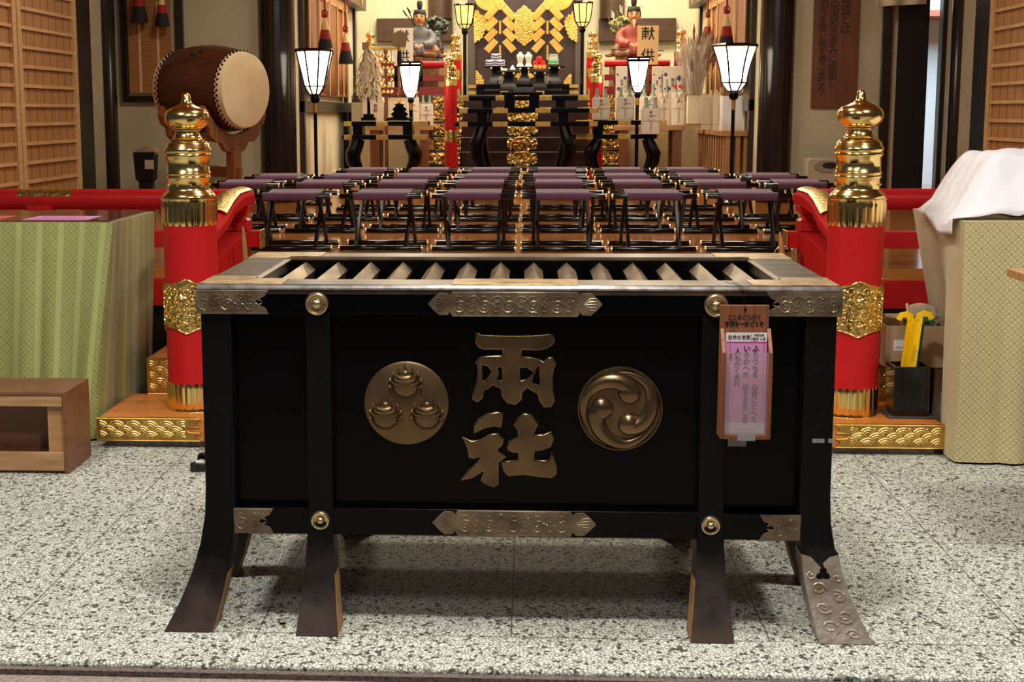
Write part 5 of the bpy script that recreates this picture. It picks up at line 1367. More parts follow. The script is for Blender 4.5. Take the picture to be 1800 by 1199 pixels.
x1, z1, _ = tray('black offering tray holding indigo and white printed packets', 853, 893, 117, 18.75, .3, zs)
x2, z2, _ = tray('black offering tray holding small white offerings', 874, 915, 126, 18.45, .2, zs2)
x3, z3, _ = tray('black offering tray holding two white porcelain flasks', 906, 938, 118, 18.8, .3, zs)
x4, z4, _ = tray('black offering tray holding a dish of red apples', 930, 968, 126, 18.45, .2, zs2)
x5, z5, _ = tray('black offering tray holding a clear pack with a green label', 955, 993, 117, 18.75, .3, zs)
for px, py, lab in ((862, 117, 'indigo and white packet at the bottom of the packet pile, stair post side'), (879, 117, 'indigo and white packet at the bottom of the packet pile, flask side'), (872, 107, 'indigo and white packet lying on top of the two others')):
    p = at(px, py, 18.72); t = thing('offering_packet', lab, 'packet', (p.x, 18.74, z1+(.001 if py > 110 else .077)), 0)
    m = MB(); m.box(-.058, .058, -.05, .05, 0, .074); obj('packet', m, papers, t, .004)
    m = MB()
    for s in (-1, 1):
        for q in (0, 1): m.add([(s*.056, -.051, .015+.03*q), (0, -.0515, .0+.03*q+.004), (0, -.0515, .018+.03*q), (s*.056, -.051, .033+.03*q)], [(0, 1, 2, 3)])
    obj('chevron_print', m, bluep, t)
p = at(886, 126, 18.4)
t = thing('white_offering', 'flat white block on the front offering tray beside the packets', 'offering', (p.x, 18.42, z2+.001)); m = MB(); m.box(-.04, .04, -.05, .05, 0, .034); obj('block', m, porcelain, t, .006)
p = at(901, 126, 18.4)
t = thing('salt_dish', 'small dish with a pointed white heap beside the flat white block', 'dish', (p.x, 18.42, z2+.001)); m = MB(); m.lathe([(.02, 0), (.04, .008), (.048, .02), (.04, .018), (.001, .012)], 18); obj('dish', m, porcelain, t); m = MB(); m.lathe([(.034, .018), (.03, .03), (.012, .062), (.001, .075)], 14); obj('heap', m, papers, t)
for px, lab in ((914.5, 'white porcelain flask nearer the white offerings on the centre tray'), (929, 'white porcelain flask nearer the apples on the centre tray')):
    p = at(px, 117, 18.8); t = thing('sake_flask', lab, 'flask', (p.x, 18.8, z3+.001)); m = MB(); s = 25*18.8/F/.30
    m.lathe([(r_*1.32, z_) for r_, z_ in [(.001, 0), (.045*s*1.35, 0), (.05*s*1.2, .015*s), (.036*s, .07*s), (.044*s, .14*s), (.058*s, .20*s), (.06*s, .225*s), (.05*s, .25*s), (.027*s, .262*s), (.024*s, .285*s), (.032*s, .30*s), (.024*s, .30*s)]], 24); obj('flask_body', m, porcelain, t)
p = at(949, 126, 18.4)
t = thing('fruit_dish', 'white dish holding apples and mandarins on the front tray', 'dish', (p.x, 18.42, z4+.001)); m = MB(); m.lathe([(.03, 0), (.06, .006), (.105, .028), (.1, .028), (.055, .012), (.001, .01)], 24); obj('dish_body', m, porcelain, t)
def fruit(nm, lab, x, y, z, r, mt, cat):
    t = thing(nm, lab, cat, (x, y, z)); m = MB(); m.lathe([(r*.12, .12*r), (r*.5, 0), (r*.9, .35*r), (r, .9*r), (r*.85, 1.4*r), (r*.45, 1.7*r), (r*.1, 1.6*r)], 18); obj('flesh', m, mt, t); m = MB(); m.tube([(0, 0, 1.55*r), (.1*r, 0, 1.95*r)], .05*r, 5); obj('stem', m, woodbrown, t)
for dx, lab in ((-.055, 'mandarin at the white-offering end of the fruit dish'), (0, 'mandarin in the middle of the fruit dish front'), (.055, 'mandarin at the clear-pack end of the fruit dish')): fruit('mandarin', lab, p.x+dx, 18.365, z4+.030, .026, orange, 'mandarin')
for px, py, lab in ((942.5, 117, 'red apple in the lower pair nearer the flasks'), (953.5, 117, 'red apple in the lower pair nearer the clear pack'), (948, 109.5, 'red apple resting on top of the two others')): 
    q = at(px, py, 18.45); fruit('apple', lab, q.x, 18.46, q.z, .040, apple, 'apple')
p = at(973, 117, 18.7)
t = thing('plastic_pack', 'clear pack with a green label on a white dish at the altar', 'pack', (p.x, 18.72, z5+.001)); m = MB(); m.lathe([(.04, 0), (.06, .005), (.10, .022), (.095, .022), (.05, .01), (.001, .009)], 24); obj('dish', m, porcelain, t)
m = MB(); m.rings([[(x_*s, y_*.05, z) for x_, y_ in ((-1, -1), (1, -1), (1, 1), (-1, 1))] for s, z in ((.064, .024), (.062, .08), (.052, .145))]); obj('pack_body', m, plastic, t, .008)
m = MB(); m.box(-.058, .058, -.052, -.0505, .03, .06); obj('green_label', m, greenlab, t)
m = MB(); m.box(-.045, .045, -.04, .04, .026, .11); obj('contents', m, porcelain, t, .01)
for px, lab in ((879.5, 'clear glass tumbler under the trays nearer the white offerings'), (961.5, 'clear glass tumbler under the trays nearer the apples')):
    p = at(px, 145, 18.3); q = at(px, 130, 18.3); t = thing('glass_tumbler', lab, 'glass', (p.x, 18.62, zs)); m = MB(); hh = q.z-p.z; m.lathe([(.001, 0), (.026, 0), (.027, hh), (.024, hh), (.023, .01), (.001, .01)], 16); obj('glass', m, foil, t)
# ================= SANCTUARY SIDES =================
for sx, nm in ((-1, 'left'), (1, 'right')):
    X = sx*2.27; x = X-sx*.065
    t = thing('bamboo_blind', 'bamboo blind with light silk bands in the sanctuary wall, %s side' % ('paper wand' if sx < 0 else 'slatted shelf'), 'blind', (x, 16.9, 1.68))
    def xs(a, b): return sorted((sx*a, sx*b))
    m = MB(); m.grid(lambda u, v: (sx*(.0+.012*math.sin(u*9)), -1.62+3.24*u, .02+1.75*v), 40, 6); o = obj('blind_slats', m, bamboo, t); md = o.modifiers.new('th', 'SOLIDIFY'); md.thickness = .008
    m = MB(); m.box(*xs(-.022, -.016), -1.64, 1.64, 1.02, 1.30); obj('valance', m, bamboo_l, t)
    for i, y in enumerate((-1.6, -.85, -.1, .62, 1.15, 1.6)):
        m = MB(); m.box(*xs(-.022, -.016), y-.03, y+.03, .01, 1.05); obj('silk_band', m, bamboo_l, t)
    m = MB(); m.box(*xs(-.012, .012), -1.64, 1.64, -.0, .03); obj('bottom_rod', m, woodbrown, t)
def wt(lab, px, pyb, X, s):
    Y = abs(X-X0)*F/abs(px-930.)
    p = at(px, pyb, Y); return tassel(lab, (p.x, Y, p.z), s, 3.1)
wt('cream, red and black tassel on the paper wand side blind, nearer the lamp', 572, 97, -2.10, 1.0)
wt('cream, red and black tassel on the paper wand side blind, farther from the lamp', 608, 113, -2.10, .95)
wt('cream, red and black tassel on the slatted shelf side blind, just above the lamp', 1276, 92, 2.10, 1.0)
wt('cream, red and black tassel on the slatted shelf side blind, behind the dried stalks', 1243, 80, 2.10, .8)
# statues -------------------------------------------------------------------
def statue(label, px, ytop, ybase, Y, robe, beard, face):
    p = at(px, ybase, Y); q = at(px, ytop, Y); Hs = q.z-p.z; s = Hs/.76
    t = thing('seated_statue', label, 'statue', (p.x, Y, p.z)); t.scale = (s, s, s)
    m = MB()
    # torso and lap as one body: rings from the crossed legs to the neck
    m.rings([[(a*math.cos(u)*(1+.10*math.sin(u*2+1)*(z < .15)), b*math.sin(u)-c, z) for u in [2*PI*j/28 for j in range(28)]] for a, b, c, z in ((.17, .12, .03, 0), (.215, .15, .04, .03), (.225, .155, .04, .08), (.20, .14, .03, .13), (.15, .11, .01, .19), (.14, .095, 0, .26), (.145, .09, 0, .34), (.14, .08, 0, .39), (.10, .06, 0, .435), (.045, .04, 0, .46), (.038, .038, 0, .50))])
    for sx in (-1, 1):
        m.tube([(sx*.125, 0, .385), (sx*.185, -.015, .31), (sx*.195, -.05, .22), (sx*.15, -.12, .175), (sx*.07, -.15, .165)], [.05, .062, .075, .07, .055], 12)
        m.tube([(sx*.20, -.05, .17), (sx*.23, -.06, .09), (sx*.20, -.09, .05)], [.06, .07, .05], 10)
        m.tube([(sx*.12, -.10, .06), (sx*.24, -.10, .05), (sx*.30, -.02, .055)], [.06, .062, .03], 10)
    obj('robe', m, robe, t, remesh=.011)
    m = MB()
    for sx in (-1, 1): m.tube([(sx*.19, -.07, .16), (sx*.25, -.09, .08), (sx*.23, -.13, .03), (sx*.05, -.17, .05)], [.06, .07, .06, .05], 12)
    m.ball((0, -.12, .07), .07, 16, 10, (1.6, .8, .6)); obj('lap_robe', m, robe2, t, remesh=.011)
    # head with face
    m = MB(); hz = .555
    m.rings([[(a*math.cos(u), b*math.sin(u)-c, z) for u in [2*PI*j/24 for j in range(24)]] for a, b, c, z in ((.036, .036, 0, .47), (.036, .036, .0, .495), (.05, .052, .012, .503), (.064, .066, .01, .525), (.069, .072, .006, .555), (.068, .072, .004, .585), (.060, .066, .0, .615), (.035, .04, 0, .638), (.003, .003, 0, .645))])
    m.tube([(0, -.072, .575), (0, -.084, .552), (0, -.086, .542), (0, -.07, .535)], [.007, .010, .012, .006], 8)
    for sx in (-1, 1):
        m.ball((sx*.069, .0, .553), .017, 8, 6, (.5, .8, 1.3)); m.ball((sx*.033, -.058, .543), .018, 8, 6, (1, .7, .8)); m.tube([(sx*.012, -.073, .578), (sx*.03, -.071, .583), (sx*.048, -.058, .578)], .005, 6)
    hd = obj('head', m, skin, t, remesh=.0055)
    m = MB()
    for sx in (-1, 1):
        m.tube([(sx*.014, -.0765, .567), (sx*.028, -.076, .570), (sx*.042, -.067, .566)], [.002, .0042, .002], 6); m.tube([(sx*.012, -.0785, .586), (sx*.03, -.0765, .592), (sx*.048, -.064, .586)], [.002, .004, .002], 6)
    m.tube([(-.018, -.0705, .521), (0, -.0755, .5215), (.018, -.0705, .521)], [.002, .0042, .002], 6)
    if beard: m.rings([[(.018*math.cos(u)*f, -.072+.012*math.sin(u)*f, z) for u in [2*PI*j/10 for j in range(10)]] for f, z in ((.9, .512), (1.1, .49), (.8, .455), (.15, .41))])
    fm = obj('painted_features', m, haircol, hd)
    m = MB(); m.lathe([(.0705, .585), (.073, .60), (.073, .625), (.06, .648), (.001, .652)], 24); 
    m.rings([[(.03*math.cos(u)*f, .02+.022*math.sin(u)*f, z) for u in [2*PI*j/16 for j in range(16)]] for f, z in ((.6, .64), (.95, .67), (1.1, .71), (1.0, .745), (.5, .76))])
    for sx in (-1, 1): m.rings([[(sx*(.071+.006*math.cos(u)), -.01+.02*math.sin(u), z) for u in [2*PI*j/8 for j in range(8)]] for z in (.53, .60)])
    m.tube([(-.10, .02, .650), (.10, .02, .650)], .003, 5); obj('court_cap', m, haircol, t)
    # hands with fingers, resting on the lap
    for sx in (-1, 1):
        m = MB(); m.ball((sx*.045, -.19, .16), .026, 10, 8, (1.1, 1, .7))
        for k in range(4): m.tube([(sx*(.05-.012*k), -.205, .168-.004*k), (sx*(.045-.013*k), -.222, .160-.004*k), (sx*(.04-.012*k), -.224, .146-.004*k)], [.0065, .006, .0045], 6)
        m.tube([(sx*.05, -.19, .178), (sx*.036, -.205, .184)], [.007, .005], 6); obj('hand', m, skin, t, ang=80)
    # dais with wave carving, spreading robe hems
    m = MB()
    for sx in (-1, 1): m.bar([(sx*.16, .05, .03), (sx*.27, .05, .035), (sx*.36, .05, .015), (sx*.40, .05, .03)], .10, [.05, .06, .045, .02], (0, 1, 0))
    obj('robe_hem', m, robe2, t, .01)
    m = MB(); m.prism([(-.26, -.11), (.26, -.11), (.22, -.0), (-.22, -.0)], -.16, .12)
    for r in range(3): m.tube([(-.22+.44*i/30, -.163, -.025-.03*r+.008*math.sin(i*1.26+r)) for i in range(31)], .006, 5)
    m.box(-.30, .30, -.18, .14, -.16, -.11); m.box(-.28, .28, -.16, .14, (ZP+.002-p.z)/s, -.16); obj('carved_dais', m, robe2, t, .006)
    m = MB(); m.tube([(-.33 if beard else .08, -.2, .09), (.42, -.14, .075)], .008, 6); obj('sword_scabbard', m, tasselred if not beard else clothdark, t)
    return t, s
tL, sL = statue('seated wooden court guardian statue in a blue-grey robe and black cap', 738, 10, 101, 18.62, robeb, False, 0)
tR, sR = statue('seated wooden court guardian statue in a red robe with a white beard', 1113, 4, 100, 18.62, rober, True, 0)
m = MB(); m.rings([[(.02*math.cos(u)*f, -.088+.012*math.sin(u)*f, z) for u in [2*PI*j/12 for j in range(12)]] for f, z in ((.9, .508), (1.0, .485), (.7, .45), (.12, .405))]); obj('white_beard', m, ivory, tR)
for tt in (tL, tR):
    for c in tt.children:
        if c.name.split('.')[0] in ('head', 'court_cap', 'white_beard'): c.scale = (1.27,)*3; c.location.z = -.478*.27
m = MB()
for k in range(4): m.tube([(-.15-.035*k+.03, .12, .30), (-.24-.05*(k % 2)-.04*k*.6, .14, .66-.03*k)], .006, 6)
for k in range(3): a = (-.245-.03*k, .14, .60-.05*k); m.add([(a[0]-.03, .138, a[2]+.11), (a[0]+.0, .138, a[2]+.09), (a[0]+.03, .138, a[2]+.0), (a[0]+.01, .138, a[2]-.01)], [(0, 1, 2, 3)]) if False else None
obj('quiver_arrow', m, M('arrow_shaft', (120, 100, 60), .5), tR)
m = MB()
for k, (dx, dz) in enumerate(((-.30, .60), (-.275, .575), (-.185, .68), (-.16, .655))): m.box(dx-.007, dx+.007, .13, .14, dz-.05, dz+.05)
m.xf(Matrix.Identity(4)); obj('arrow_feather', m, paper, tR)
m = MB()
for dx, dz in ((-.26, .70), (-.20, .74)): m.tube([(-.06, .12, .44), (dx, .14, dz)], [.006, .008], 6)
for dx, dz in ((-.26, .70), (-.20, .74)): m.tube([(dx+.055, .135, dz-.08), (dx, .14, dz)], [.014, .012], 6)
obj('quiver_arrow', m, clothdark, tL)
# guardian lions behind the statues
def lion(label, px, ytop, ybase, Y, face, mt):
    p = at(px, ybase, Y); q = at(px, ytop, Y); s = (q.z-p.z)/.62
    t = thing('lion_statue', label, 'statue', (p.x, Y, p.z), 0); t.scale = (s*face, s, s)
    m = MB()
    m.rings([[(a*math.cos(u)+c, b*math.sin(u), z) for u in [2*PI*j/20 for j in range(20)]] for a, b, c, z in ((.10, .11, -.06, 0), (.14, .13, -.05, .06), (.13, .12, -.03, .16), (.10, .11, .01, .26), (.085, .10, .04, .34), (.08, .09, .05, .42))])
    for sy in (-1, 1):
        m.tube([(.06, sy*.07, .32), (.10, sy*.075, .18), (.09, sy*.075, .06), (.10, sy*.075, .0), (.15, sy*.075, .012)], [.045, .042, .036, .04, .034], 10)
        m.tube([(-.04, sy*.11, .14), (.03, sy*.13, .09), (-.02, sy*.13, .03), (.06, sy*.13, .012)], [.075, .06, .045, .036], 10)
    m.ball((.06, 0, .50), .105, 18, 12, (1.05, .95, .95)); m.tube([(.10, 0, .52), (.19, 0, .515), (.205, 0, .50)], [.075, .06, .045], 12); m.tube([(.08, 0, .44), (.17, 0, .43), (.185, 0, .435)], [.05, .042, .03], 10)
    m.ball((.205, 0, .535), .026, 10, 6)
    for sy in (-1, 1):
        m.ball((.135, sy*.055, .565), .03, 10, 6); m.tube([(.03, sy*.09, .56), (-.02, sy*.12, .59)], [.035, .015], 8)
        for k in range(7): a = 1.2+k*.42; m.ball((.04+.115*math.cos(a), sy*(.06+.03*(k % 2)), .49+.115*math.sin(a)), .034, 8, 6)
    for k in range(6): m.ball((-.05-.01*k, .03*math.sin(k*2), .56-.05*k), .04, 8, 6)
    m.tube([(-.15, 0, .06), (-.22, 0, .16), (-.20, 0, .28), (-.15, 0, .36)], [.04, .055, .05, .015], 10)
    obj('lion_body', m, mt, t, remesh=.012)
    m = MB(); m.box(-.20, .20, -.17, .17, (ZP+.002-p.z)/s, -.002); obj('plinth', m, robe2, t, .006)
    m = MB()
    for sy in (-1, 1): m.ball((.155, sy*.058, .567), .013, 8, 6)
    for k in range(5): m.tube([(.19, -.032+.016*k, .475), (.19, -.032+.016*k, .452)], [.008, .002], 5)
    obj('eyes_and_teeth', m, porcelain, t)
    return t
lion('dark bronze guardian lion behind the blue-grey robed statue, facing the altar', 762, 30, 112, 19.5, 1, lionm)
lion('green and gold guardian lion behind the red robed statue', 1098, 30, 112, 19.5, -1, liong)
# sign boards 献供 -----------------------------------------------------------
def sign(label, x0, x1, y0, y1, Y, txt):
    a = at(x0, y0, Y); b = at(x1, y1, Y)
    t = thing('paper_sign', label, 'sign', ((a.x+b.x)/2, Y, b.z)); w = (b.x-a.x)/2; h = a.z-b.z
    m = MB(); m.box(-w, w, 0, .02, 0, h); obj('board', m, signgold if txt == '献\n供' and x0 > 900 else paper, t, .002)
    m = MB(); m.text(txt, w*1.32, (0, -.002, h*.50), lines=1.55, ext=.001, bold=.008); obj('lettering', m, ink, t)
    m = MB(); m.box(-.02, .02, .021, .045, ZP+.02-b.z if False else -.3, h*.7); obj('stake', m, woodbrown, t)
sign('upright tan sign board with two large brush characters beside the red-robed statue', 1121, 1157, 46, 114, 17.95, '献\n供')
sign('upright white sign board with brush characters half hidden by the pentagon plaque', 692, 726, 50, 116, 17.95, '献\n供')
# paper wand on stand --------------------------------------------------------
Yw = 15.78; zt_ = at(650, 213, Yw).z
a = at(648, 178, Yw); t = thing('paper_wand', 'large white paper streamer wand upright in a black base', 'ritual wand', (a.x, Yw, zt_+.002))
top = at(640, 76, Yw).z-t.location.z; bot = a.z-t.location.z
m = MB(); m.box(-.075, .075, -.07, .07, 0, .035); m.box(-.055, .055, -.05, .05, .035, .07); obj('base', m, lacquer, t, .003)
m = MB(); m.lathe([(.017, .06), (.017, bot+.05)], 10); obj('post', m, lacquer, t)
m = MB(); m.tube([(0, 0, bot), (-.02, .0, top-.02)], .016, 8); m.box(-.06, .01, -.02, .02, top-.07, top+.005); obj('wand_stick', m, woodtan, t)
rr = random.Random(11); m = MB()
for k in range(110):
    a0 = rr.uniform(0, 2*PI); z0 = rr.uniform(bot+(top-bot)*.45, top-.03); f0 = (top-z0)/(top-bot)
    R1 = rr.uniform(.03, .17)*(.6+.5*rr.random()); z1 = max(bot-.02+rr.uniform(0, .06), z0-rr.uniform(.22, .42)); w = rr.uniform(.008, .016)
    n = 7; prev = None; b = len(m.v)
    for i in range(n+1):
        f = i/n; r = .02+R1*f**.7; zz = z0+(z1-z0)*f+.02*math.sin(f*9+k)*(1-f); ad = a0+.25*math.sin(f*6+k); xo = -.02*(1-f)+.012*(i % 2)
        cxx, cyy = r*math.cos(ad)+xo, r*math.sin(ad)*.8; dx, dy = -math.sin(ad)*w, math.cos(ad)*w
        m.v += [(cxx-dx, cyy-dy, zz), (cxx+dx, cyy+dy, zz)]
    for i in range(n): m.f.append([b+2*i, b+2*i+1, b+2*i+3, b+2*i+2]); m.mi.append(0)
so = obj('streamer', m, shide, t, smooth=False); so['kind'] = 'stuff'
# pentagon plaque on carved stand with bells --------------------------------
Yk = 15.76; zk = at(705, 213, Yk).z; c = at(703, 213, Yk)
t = thing('kagura_bells', 'pentagon wooden plaque above a tiered bell handle on a carved black stand', 'bell stand', (c.x, Yk, zk+.002))
def loc(px, py): q = at(px, py, Yk); return q.x-c.x, q.z-zk-.002
m = MB(); P = [loc(x, y) for x, y in ((691, 83), (688.5, 61), (702, 54), (717, 60), (713, 84))]; m.prism(P[::-1], -.02, .0); obj('plaque', m, plaque, t, .003)
m = MB(); x, z1 = loc(701, 75); _, z0 = loc(701, 184); m.tube([(x, -.03, z0), (x, -.03, z1)], .012, 8); obj('stick', m, woodtan, t)
m = MB(); x, za_ = loc(703, 118); _, zb_ = loc(703, 90); m.lathe([(.022, za_), (.025, (za_+zb_)/2), (.02, zb_)], 10, (x-.002, -.03, 0)); obj('grip', m, clothdark, t)
m = MB(); _, z0 = loc(700, 184); _, z1 = loc(700, 168); m.lathe([(.03, z0), (.014, z0+.03), (.012, z1), (.02, z1+.02)], 12, (loc(702, 180)[0], -.03, 0)); obj('gold_socket', m, gold, t)
m = MB(); lobes = [(-.13, 0), (.13, 0), (.125, .03), (.06, .045), (.085, .075), (.05, .11), (.07, .13), (.035, .17), (.05, .19), (.0, .20), (-.05, .19), (-.035, .17), (-.07, .13), (-.05, .11), (-.085, .075), (-.06, .045), (-.125, .03)]
sc = (z0+.01)/.20; m.prism([(x_*1.1, z_*sc) for x_, z_ in lobes], -.06, -.02); m.prism([(x_*.9, z_*sc) for x_, z_ in lobes], .0, .04); m.box(-.13, .13, -.1, .08, 0, .02); obj('carved_stand', m, lacquer, t, .003)
# gold bell cluster hanging beside
t = thing('bell_tree', 'hanging cluster of small gold bells between the paper wand and the pentagon plaque', 'bells', (at(678, 150, 16.6).x, 16.6, at(678, 172, 16.6).z)); zt2 = at(678, 88, 16.6).z-t.location.z
m = MB(); m.box(-.20, .22, -.015, .015, zt2, zt2+.03); obj('hanger_bar', m, goldm, t, .004)
n = 0
for i in range(4):
    for j in range(7):
        if (i+j) % 5 == 4: continue
        m = MB(); x = -.07+.045*i+.01*(j % 2); z = .04+j*(zt2-.06)/7; r = .023; m.lathe([(.001, 0), (r*.7, .003), (r, r*.7), (r*.9, r*1.3), (r*.4, r*1.8), (.001, r*2)], 10, (x, .02*(j % 2), z)); obj('bell', m, gold, t)
m = MB()
for i in range(4): m.tube([(-.07+.045*i, .02, .0), (-.07+.045*i, .0, zt2)], .004, 4)
m.box(-.02, .02, .03, .06, ZF-t.location.z, zt2) ; obj('cord', m, woodbrown, t)
# wooden counters -----------------------------------------------------------
def wcounter(label, px0, px1, py, Y, depth):
    a = at(px0, py, Y); b = at(px1, py, Y); z = a.z
    t = thing('wooden_counter', label, 'counter', ((a.x+b.x)/2, Y+depth/2, ZF))
    m = MB(); m.box(a.x, b.x, Y, Y+depth, z-.05, z); obj('counter_top', m, woodtan, t, .003, w=True)
    for x in (a.x+.08, b.x-.08):
        for y in (Y+.06, Y+depth-.06): m = MB(); m.box(x-.05, x+.05, y-.04, y+.04, ZF, z-.05); obj('leg', m, woodbrown, t, .003, w=True)
    return z
zc1 = wcounter('plain wooden counter holding white boxes behind the paper wand table', 645, 758, 222, 16.9, .6)
zc2 = wcounter('plain wooden counter holding wrapped sake bottles before the red railing', 1084, 1204, 222, 16.9, .6)
# slatted shelf along the right wall
a = at(1274, 231, 15.2); z = a.z
t = thing('slatted_shelf', 'wooden shelf with vertical slats standing along the sanctuary wall beside the lamp', 'shelf', (2.1, 16.4, ZF))
m = MB(); m.box(a.x-.03, 2.255, 15.15, 17.6, z-.05, z); obj('shelf_top', m, woodtan, t, .003, w=True)
for i in range(12):
    m = MB(); y = 15.25+i*.205; m.box(a.x, a.x+.025, y, y+.09, ZF, z-.05); obj('side_slat', m, woodtan if i % 3 else cratewood, t, .002, w=True)
for x in (a.x+.01, a.x+.11, a.x+.19): m = MB(); m.box(x, x+.045, 15.18, 15.22, ZF, z-.05); obj('front_slat', m, woodtan, t, .002, w=True)
m = MB(); m.box(a.x+.03, 2.25, 15.3, 17.55, ZF, ZF+.04); m.box(2.2, 2.25, 15.3, 17.55, ZF, z-.06); obj('inner_board', m, woodbrown, t, w=True)
zs_ = z
# things on the shelf: white box and leaning slips
a = at(1270, 229, 15.45); b = at(1307, 168, 15.45)
t = thing('white_box', 'tall white paper box on the slatted shelf behind the lamp post', 'box', ((a.x+b.x)/2, 15.6, zs_+.001)); h = b.z-a.z; w = (b.x-a.x)/2
m = MB(); m.box(-w, w, -.12, .12, .06, h); obj('box_body', m, papers, t, .004); m = MB(); m.box(-w-.004, w+.004, -.124, .124, 0, .06); obj('box_base', m, paper, t, .003)
def slips(label, px0, px1, ytop, Y, n):
    a = at(px0, 229, Y); b = at(px1, ytop, Y); t = thing('slip_bundle', label, 'wooden slips', ((a.x+b.x)/2, Y, zs_+.001), 0)
    w = (b.x-a.x)/2; h = b.z-a.z; r = random.Random(px0)
    for i in range(n):
        m = MB(); x = -w+2*w*(i+.5)/n; hh = h*r.uniform(.78, 1.0); m.box(x-w/n*.9, x+w/n*.9, -.03+.02*(i % 2), -.015+.02*(i % 2), 0, hh); obj('slip', m, [signgold, ivory, tasselc][i % 3], t, .001)
    m = MB(); m.box(-w-.006, w+.006, -.05, -.034, 0, h*.80); m.box(-w-.01, w+.01, -.06, -.05, .06, h*.78); obj('front_sheet', m, ivory, t, .002)
slips('bundle of thin wooden slips in a paper sleeve, nearer the dried stalks', 1233, 1252, 154, 16.3, 5)
slips('bundle of thin wooden slips in a paper sleeve, nearer the white box', 1253, 1269, 152, 15.95, 4)
# vase with dried stalks
a = at(1208, 218, 16.7); b = at(1234, 168, 16.7)
t = thing('stalk_box_vase', 'tall cream box vase filled with wrapped dried grain stalks', 'vase', ((a.x+b.x)/2, 16.75, a.z)); w = (b.x-a.x)/2; h = b.z-a.z
m = MB(); m.rings([[(x*s, y*s, z) for x, y in ((-w, -.08), (w, -.08), (w, .08), (-w, .08))] for s, z in ((1, 0), (1, h))]); obj('vase', m, ivory, t, .004)
m = MB(); m.box(-w-.03, w+.10, -.11, .11, zc2-.0-a.z, -.001) if zc2 < a.z else m.box(-w, w, -.1, .1, -.03, -.001); obj('wooden_plinth', m, woodtan, t)
rr = random.Random(5); m = MB(); e = MB()
for k in range(46):
    x0 = rr.uniform(-w*.7, w*.7); x1 = x0*1.5+rr.uniform(-.12, .22); x1 = min(x1, .20); zt = h+rr.uniform(.35, .72)
    pts = [(x0, rr.uniform(-.05, .05), h*.4), (x0+(x1-x0)*.4, rr.uniform(-.08, .05), h+(zt-h)*.5), (x1, rr.uniform(-.16, .05), zt)]
    m.tube(pts, .0042, 5); q = pts[2]; p0 = pts[1]
    e.tube([(q[0]*.8+p0[0]*.2, q[1], zt-.10), (q[0], q[1], zt-.02), (q[0]+(q[0]-p0[0])*.3, q[1], zt+.06)], [.004, .012, .003], 6)
so = obj('stalk', m, straw, t); so['kind'] = 'stuff'; so = obj('grain_ear', e, straw, t); so['kind'] = 'stuff'
m = MB()
for k in range(9):
    x1 = -.18+.038*k; m.add([(x1*.45-.03, -.09, h), (x1*.45+.03, -.09, h), (x1+.07, -.13-.02*(k % 2), h+.45+.02*k), (x1-.02, -.15, h+.60+.03*(k % 3)), (x1-.06, -.12, h+.40)], [(0, 1, 2, 3, 4)])
o = obj('clear_wrap', m, foil, t); md = o.modifiers.new('th', 'SOLIDIFY'); md.thickness = .002
# wrapped sake bottle pairs --------------------------------------------------
def bottles(label, px0, px1, ybase, ytop, Y, zb, group, bow=False, cap=glassb, redlab=False, txt='奉\n納'):
    a = at(px0, ybase, Y); b = at(px1, ytop, Y); w = (b.x-a.x)/2; h = b.z-zb
    t = thing('wrapped_bottles', label, 'sake bottles', ((a.x+b.x)/2, Y, zb+.001))
    for s in (-1, 1):
        m = MB(); r = w*.48; m.lathe([(.001, 0), (r, .004), (r, h*.60), (r*.85, h*.70), (r*.38, h*.80), (r*.34, h*.95), (r*.40, h*.955), (r*.40, h), (.001, h)], 16, (s*w*.5, 0, 0)); obj('bottle', m, cap, t)
    m = MB(); m.rings([[(x*s, y*s2, z) for x, y in ((-w, -.03), (-w*.8, -w*.52), (w*.8, -w*.52), (w, -.03), (w, .03), (w*.8, w*.52), (-w*.8, w*.52), (-w, .03))] for s, s2, z in ((1.02, 1.02, .004), (1.02, 1.02, h*.5), (.99, .98, h*.70))]); wr = obj('paper_wrap', m, kraft, t, .004, ang=30)
    m = MB(); yf = -w*.535
    m.text(txt, w*.42, (.0, yf, h*.54), lines=.95); m.text('御神前', w*.16, (w*.38, yf, h*.50), lines=.9); 
    obj('lettering', m, ink, wr)
    m = MB(); m.tube([(-w*.95, yf-.001, h*.36), (w*.95, yf-.001, h*.36)], .0022, 4); m.tube([(-.004, yf-.002, h*.36), (-.002, yf-.002, .02)], .003, 4); m.tube([(.012, yf-.002, h*.36), (.01, yf-.002, .05)], .0022, 4)
    m.tube([(0, yf-.002, h*.36), (-w*.3, yf-.01, h*.42), (-w*.38, yf-.008, h*.36), (0, yf-.002, h*.36), (w*.3, yf-.01, h*.42), (w*.38, yf-.008, h*.36), (0, yf-.002, h*.36)], .0022, 4); obj('cord_tie', m, steel, wr)
    if bow:
        m = MB(); 
        for s in (-1, 1): m.bar([(0, yf-.004, h*.62), (s*w*.5, yf-.014, h*.72), (s*w*.55, yf-.012, h*.62), (0, yf-.004, h*.62)], .02, .004, (0, 1, 0)); m.bar([(0, yf-.006, h*.62), (s*w*.4, yf-.01, h*.46)], .02, .004, (0, 1, 0))
        obj('bow', m, papers, wr)
    if redlab:
        m = MB()
        for s in (-1, 1): m.lathe([(w*.24, h*.74), (w*.22, h*.86)], 12, (s*w*.5, 0, 0))
        obj('red_label', m, apple, t)
    return t
G = 'wrapped sake bottle pairs'
bottles('white wrapped pair of sake bottles on the black table nearest the altar steps', 1041, 1072, 213, 156, 15.72, at(1050, 212, 15.72).z, G, redlab=False)
bottles('white wrapped pair of sake bottles on the black table beside the slotted lantern post', 1083, 1115, 213, 154, 15.72, at(1100, 212, 15.72).z, G)
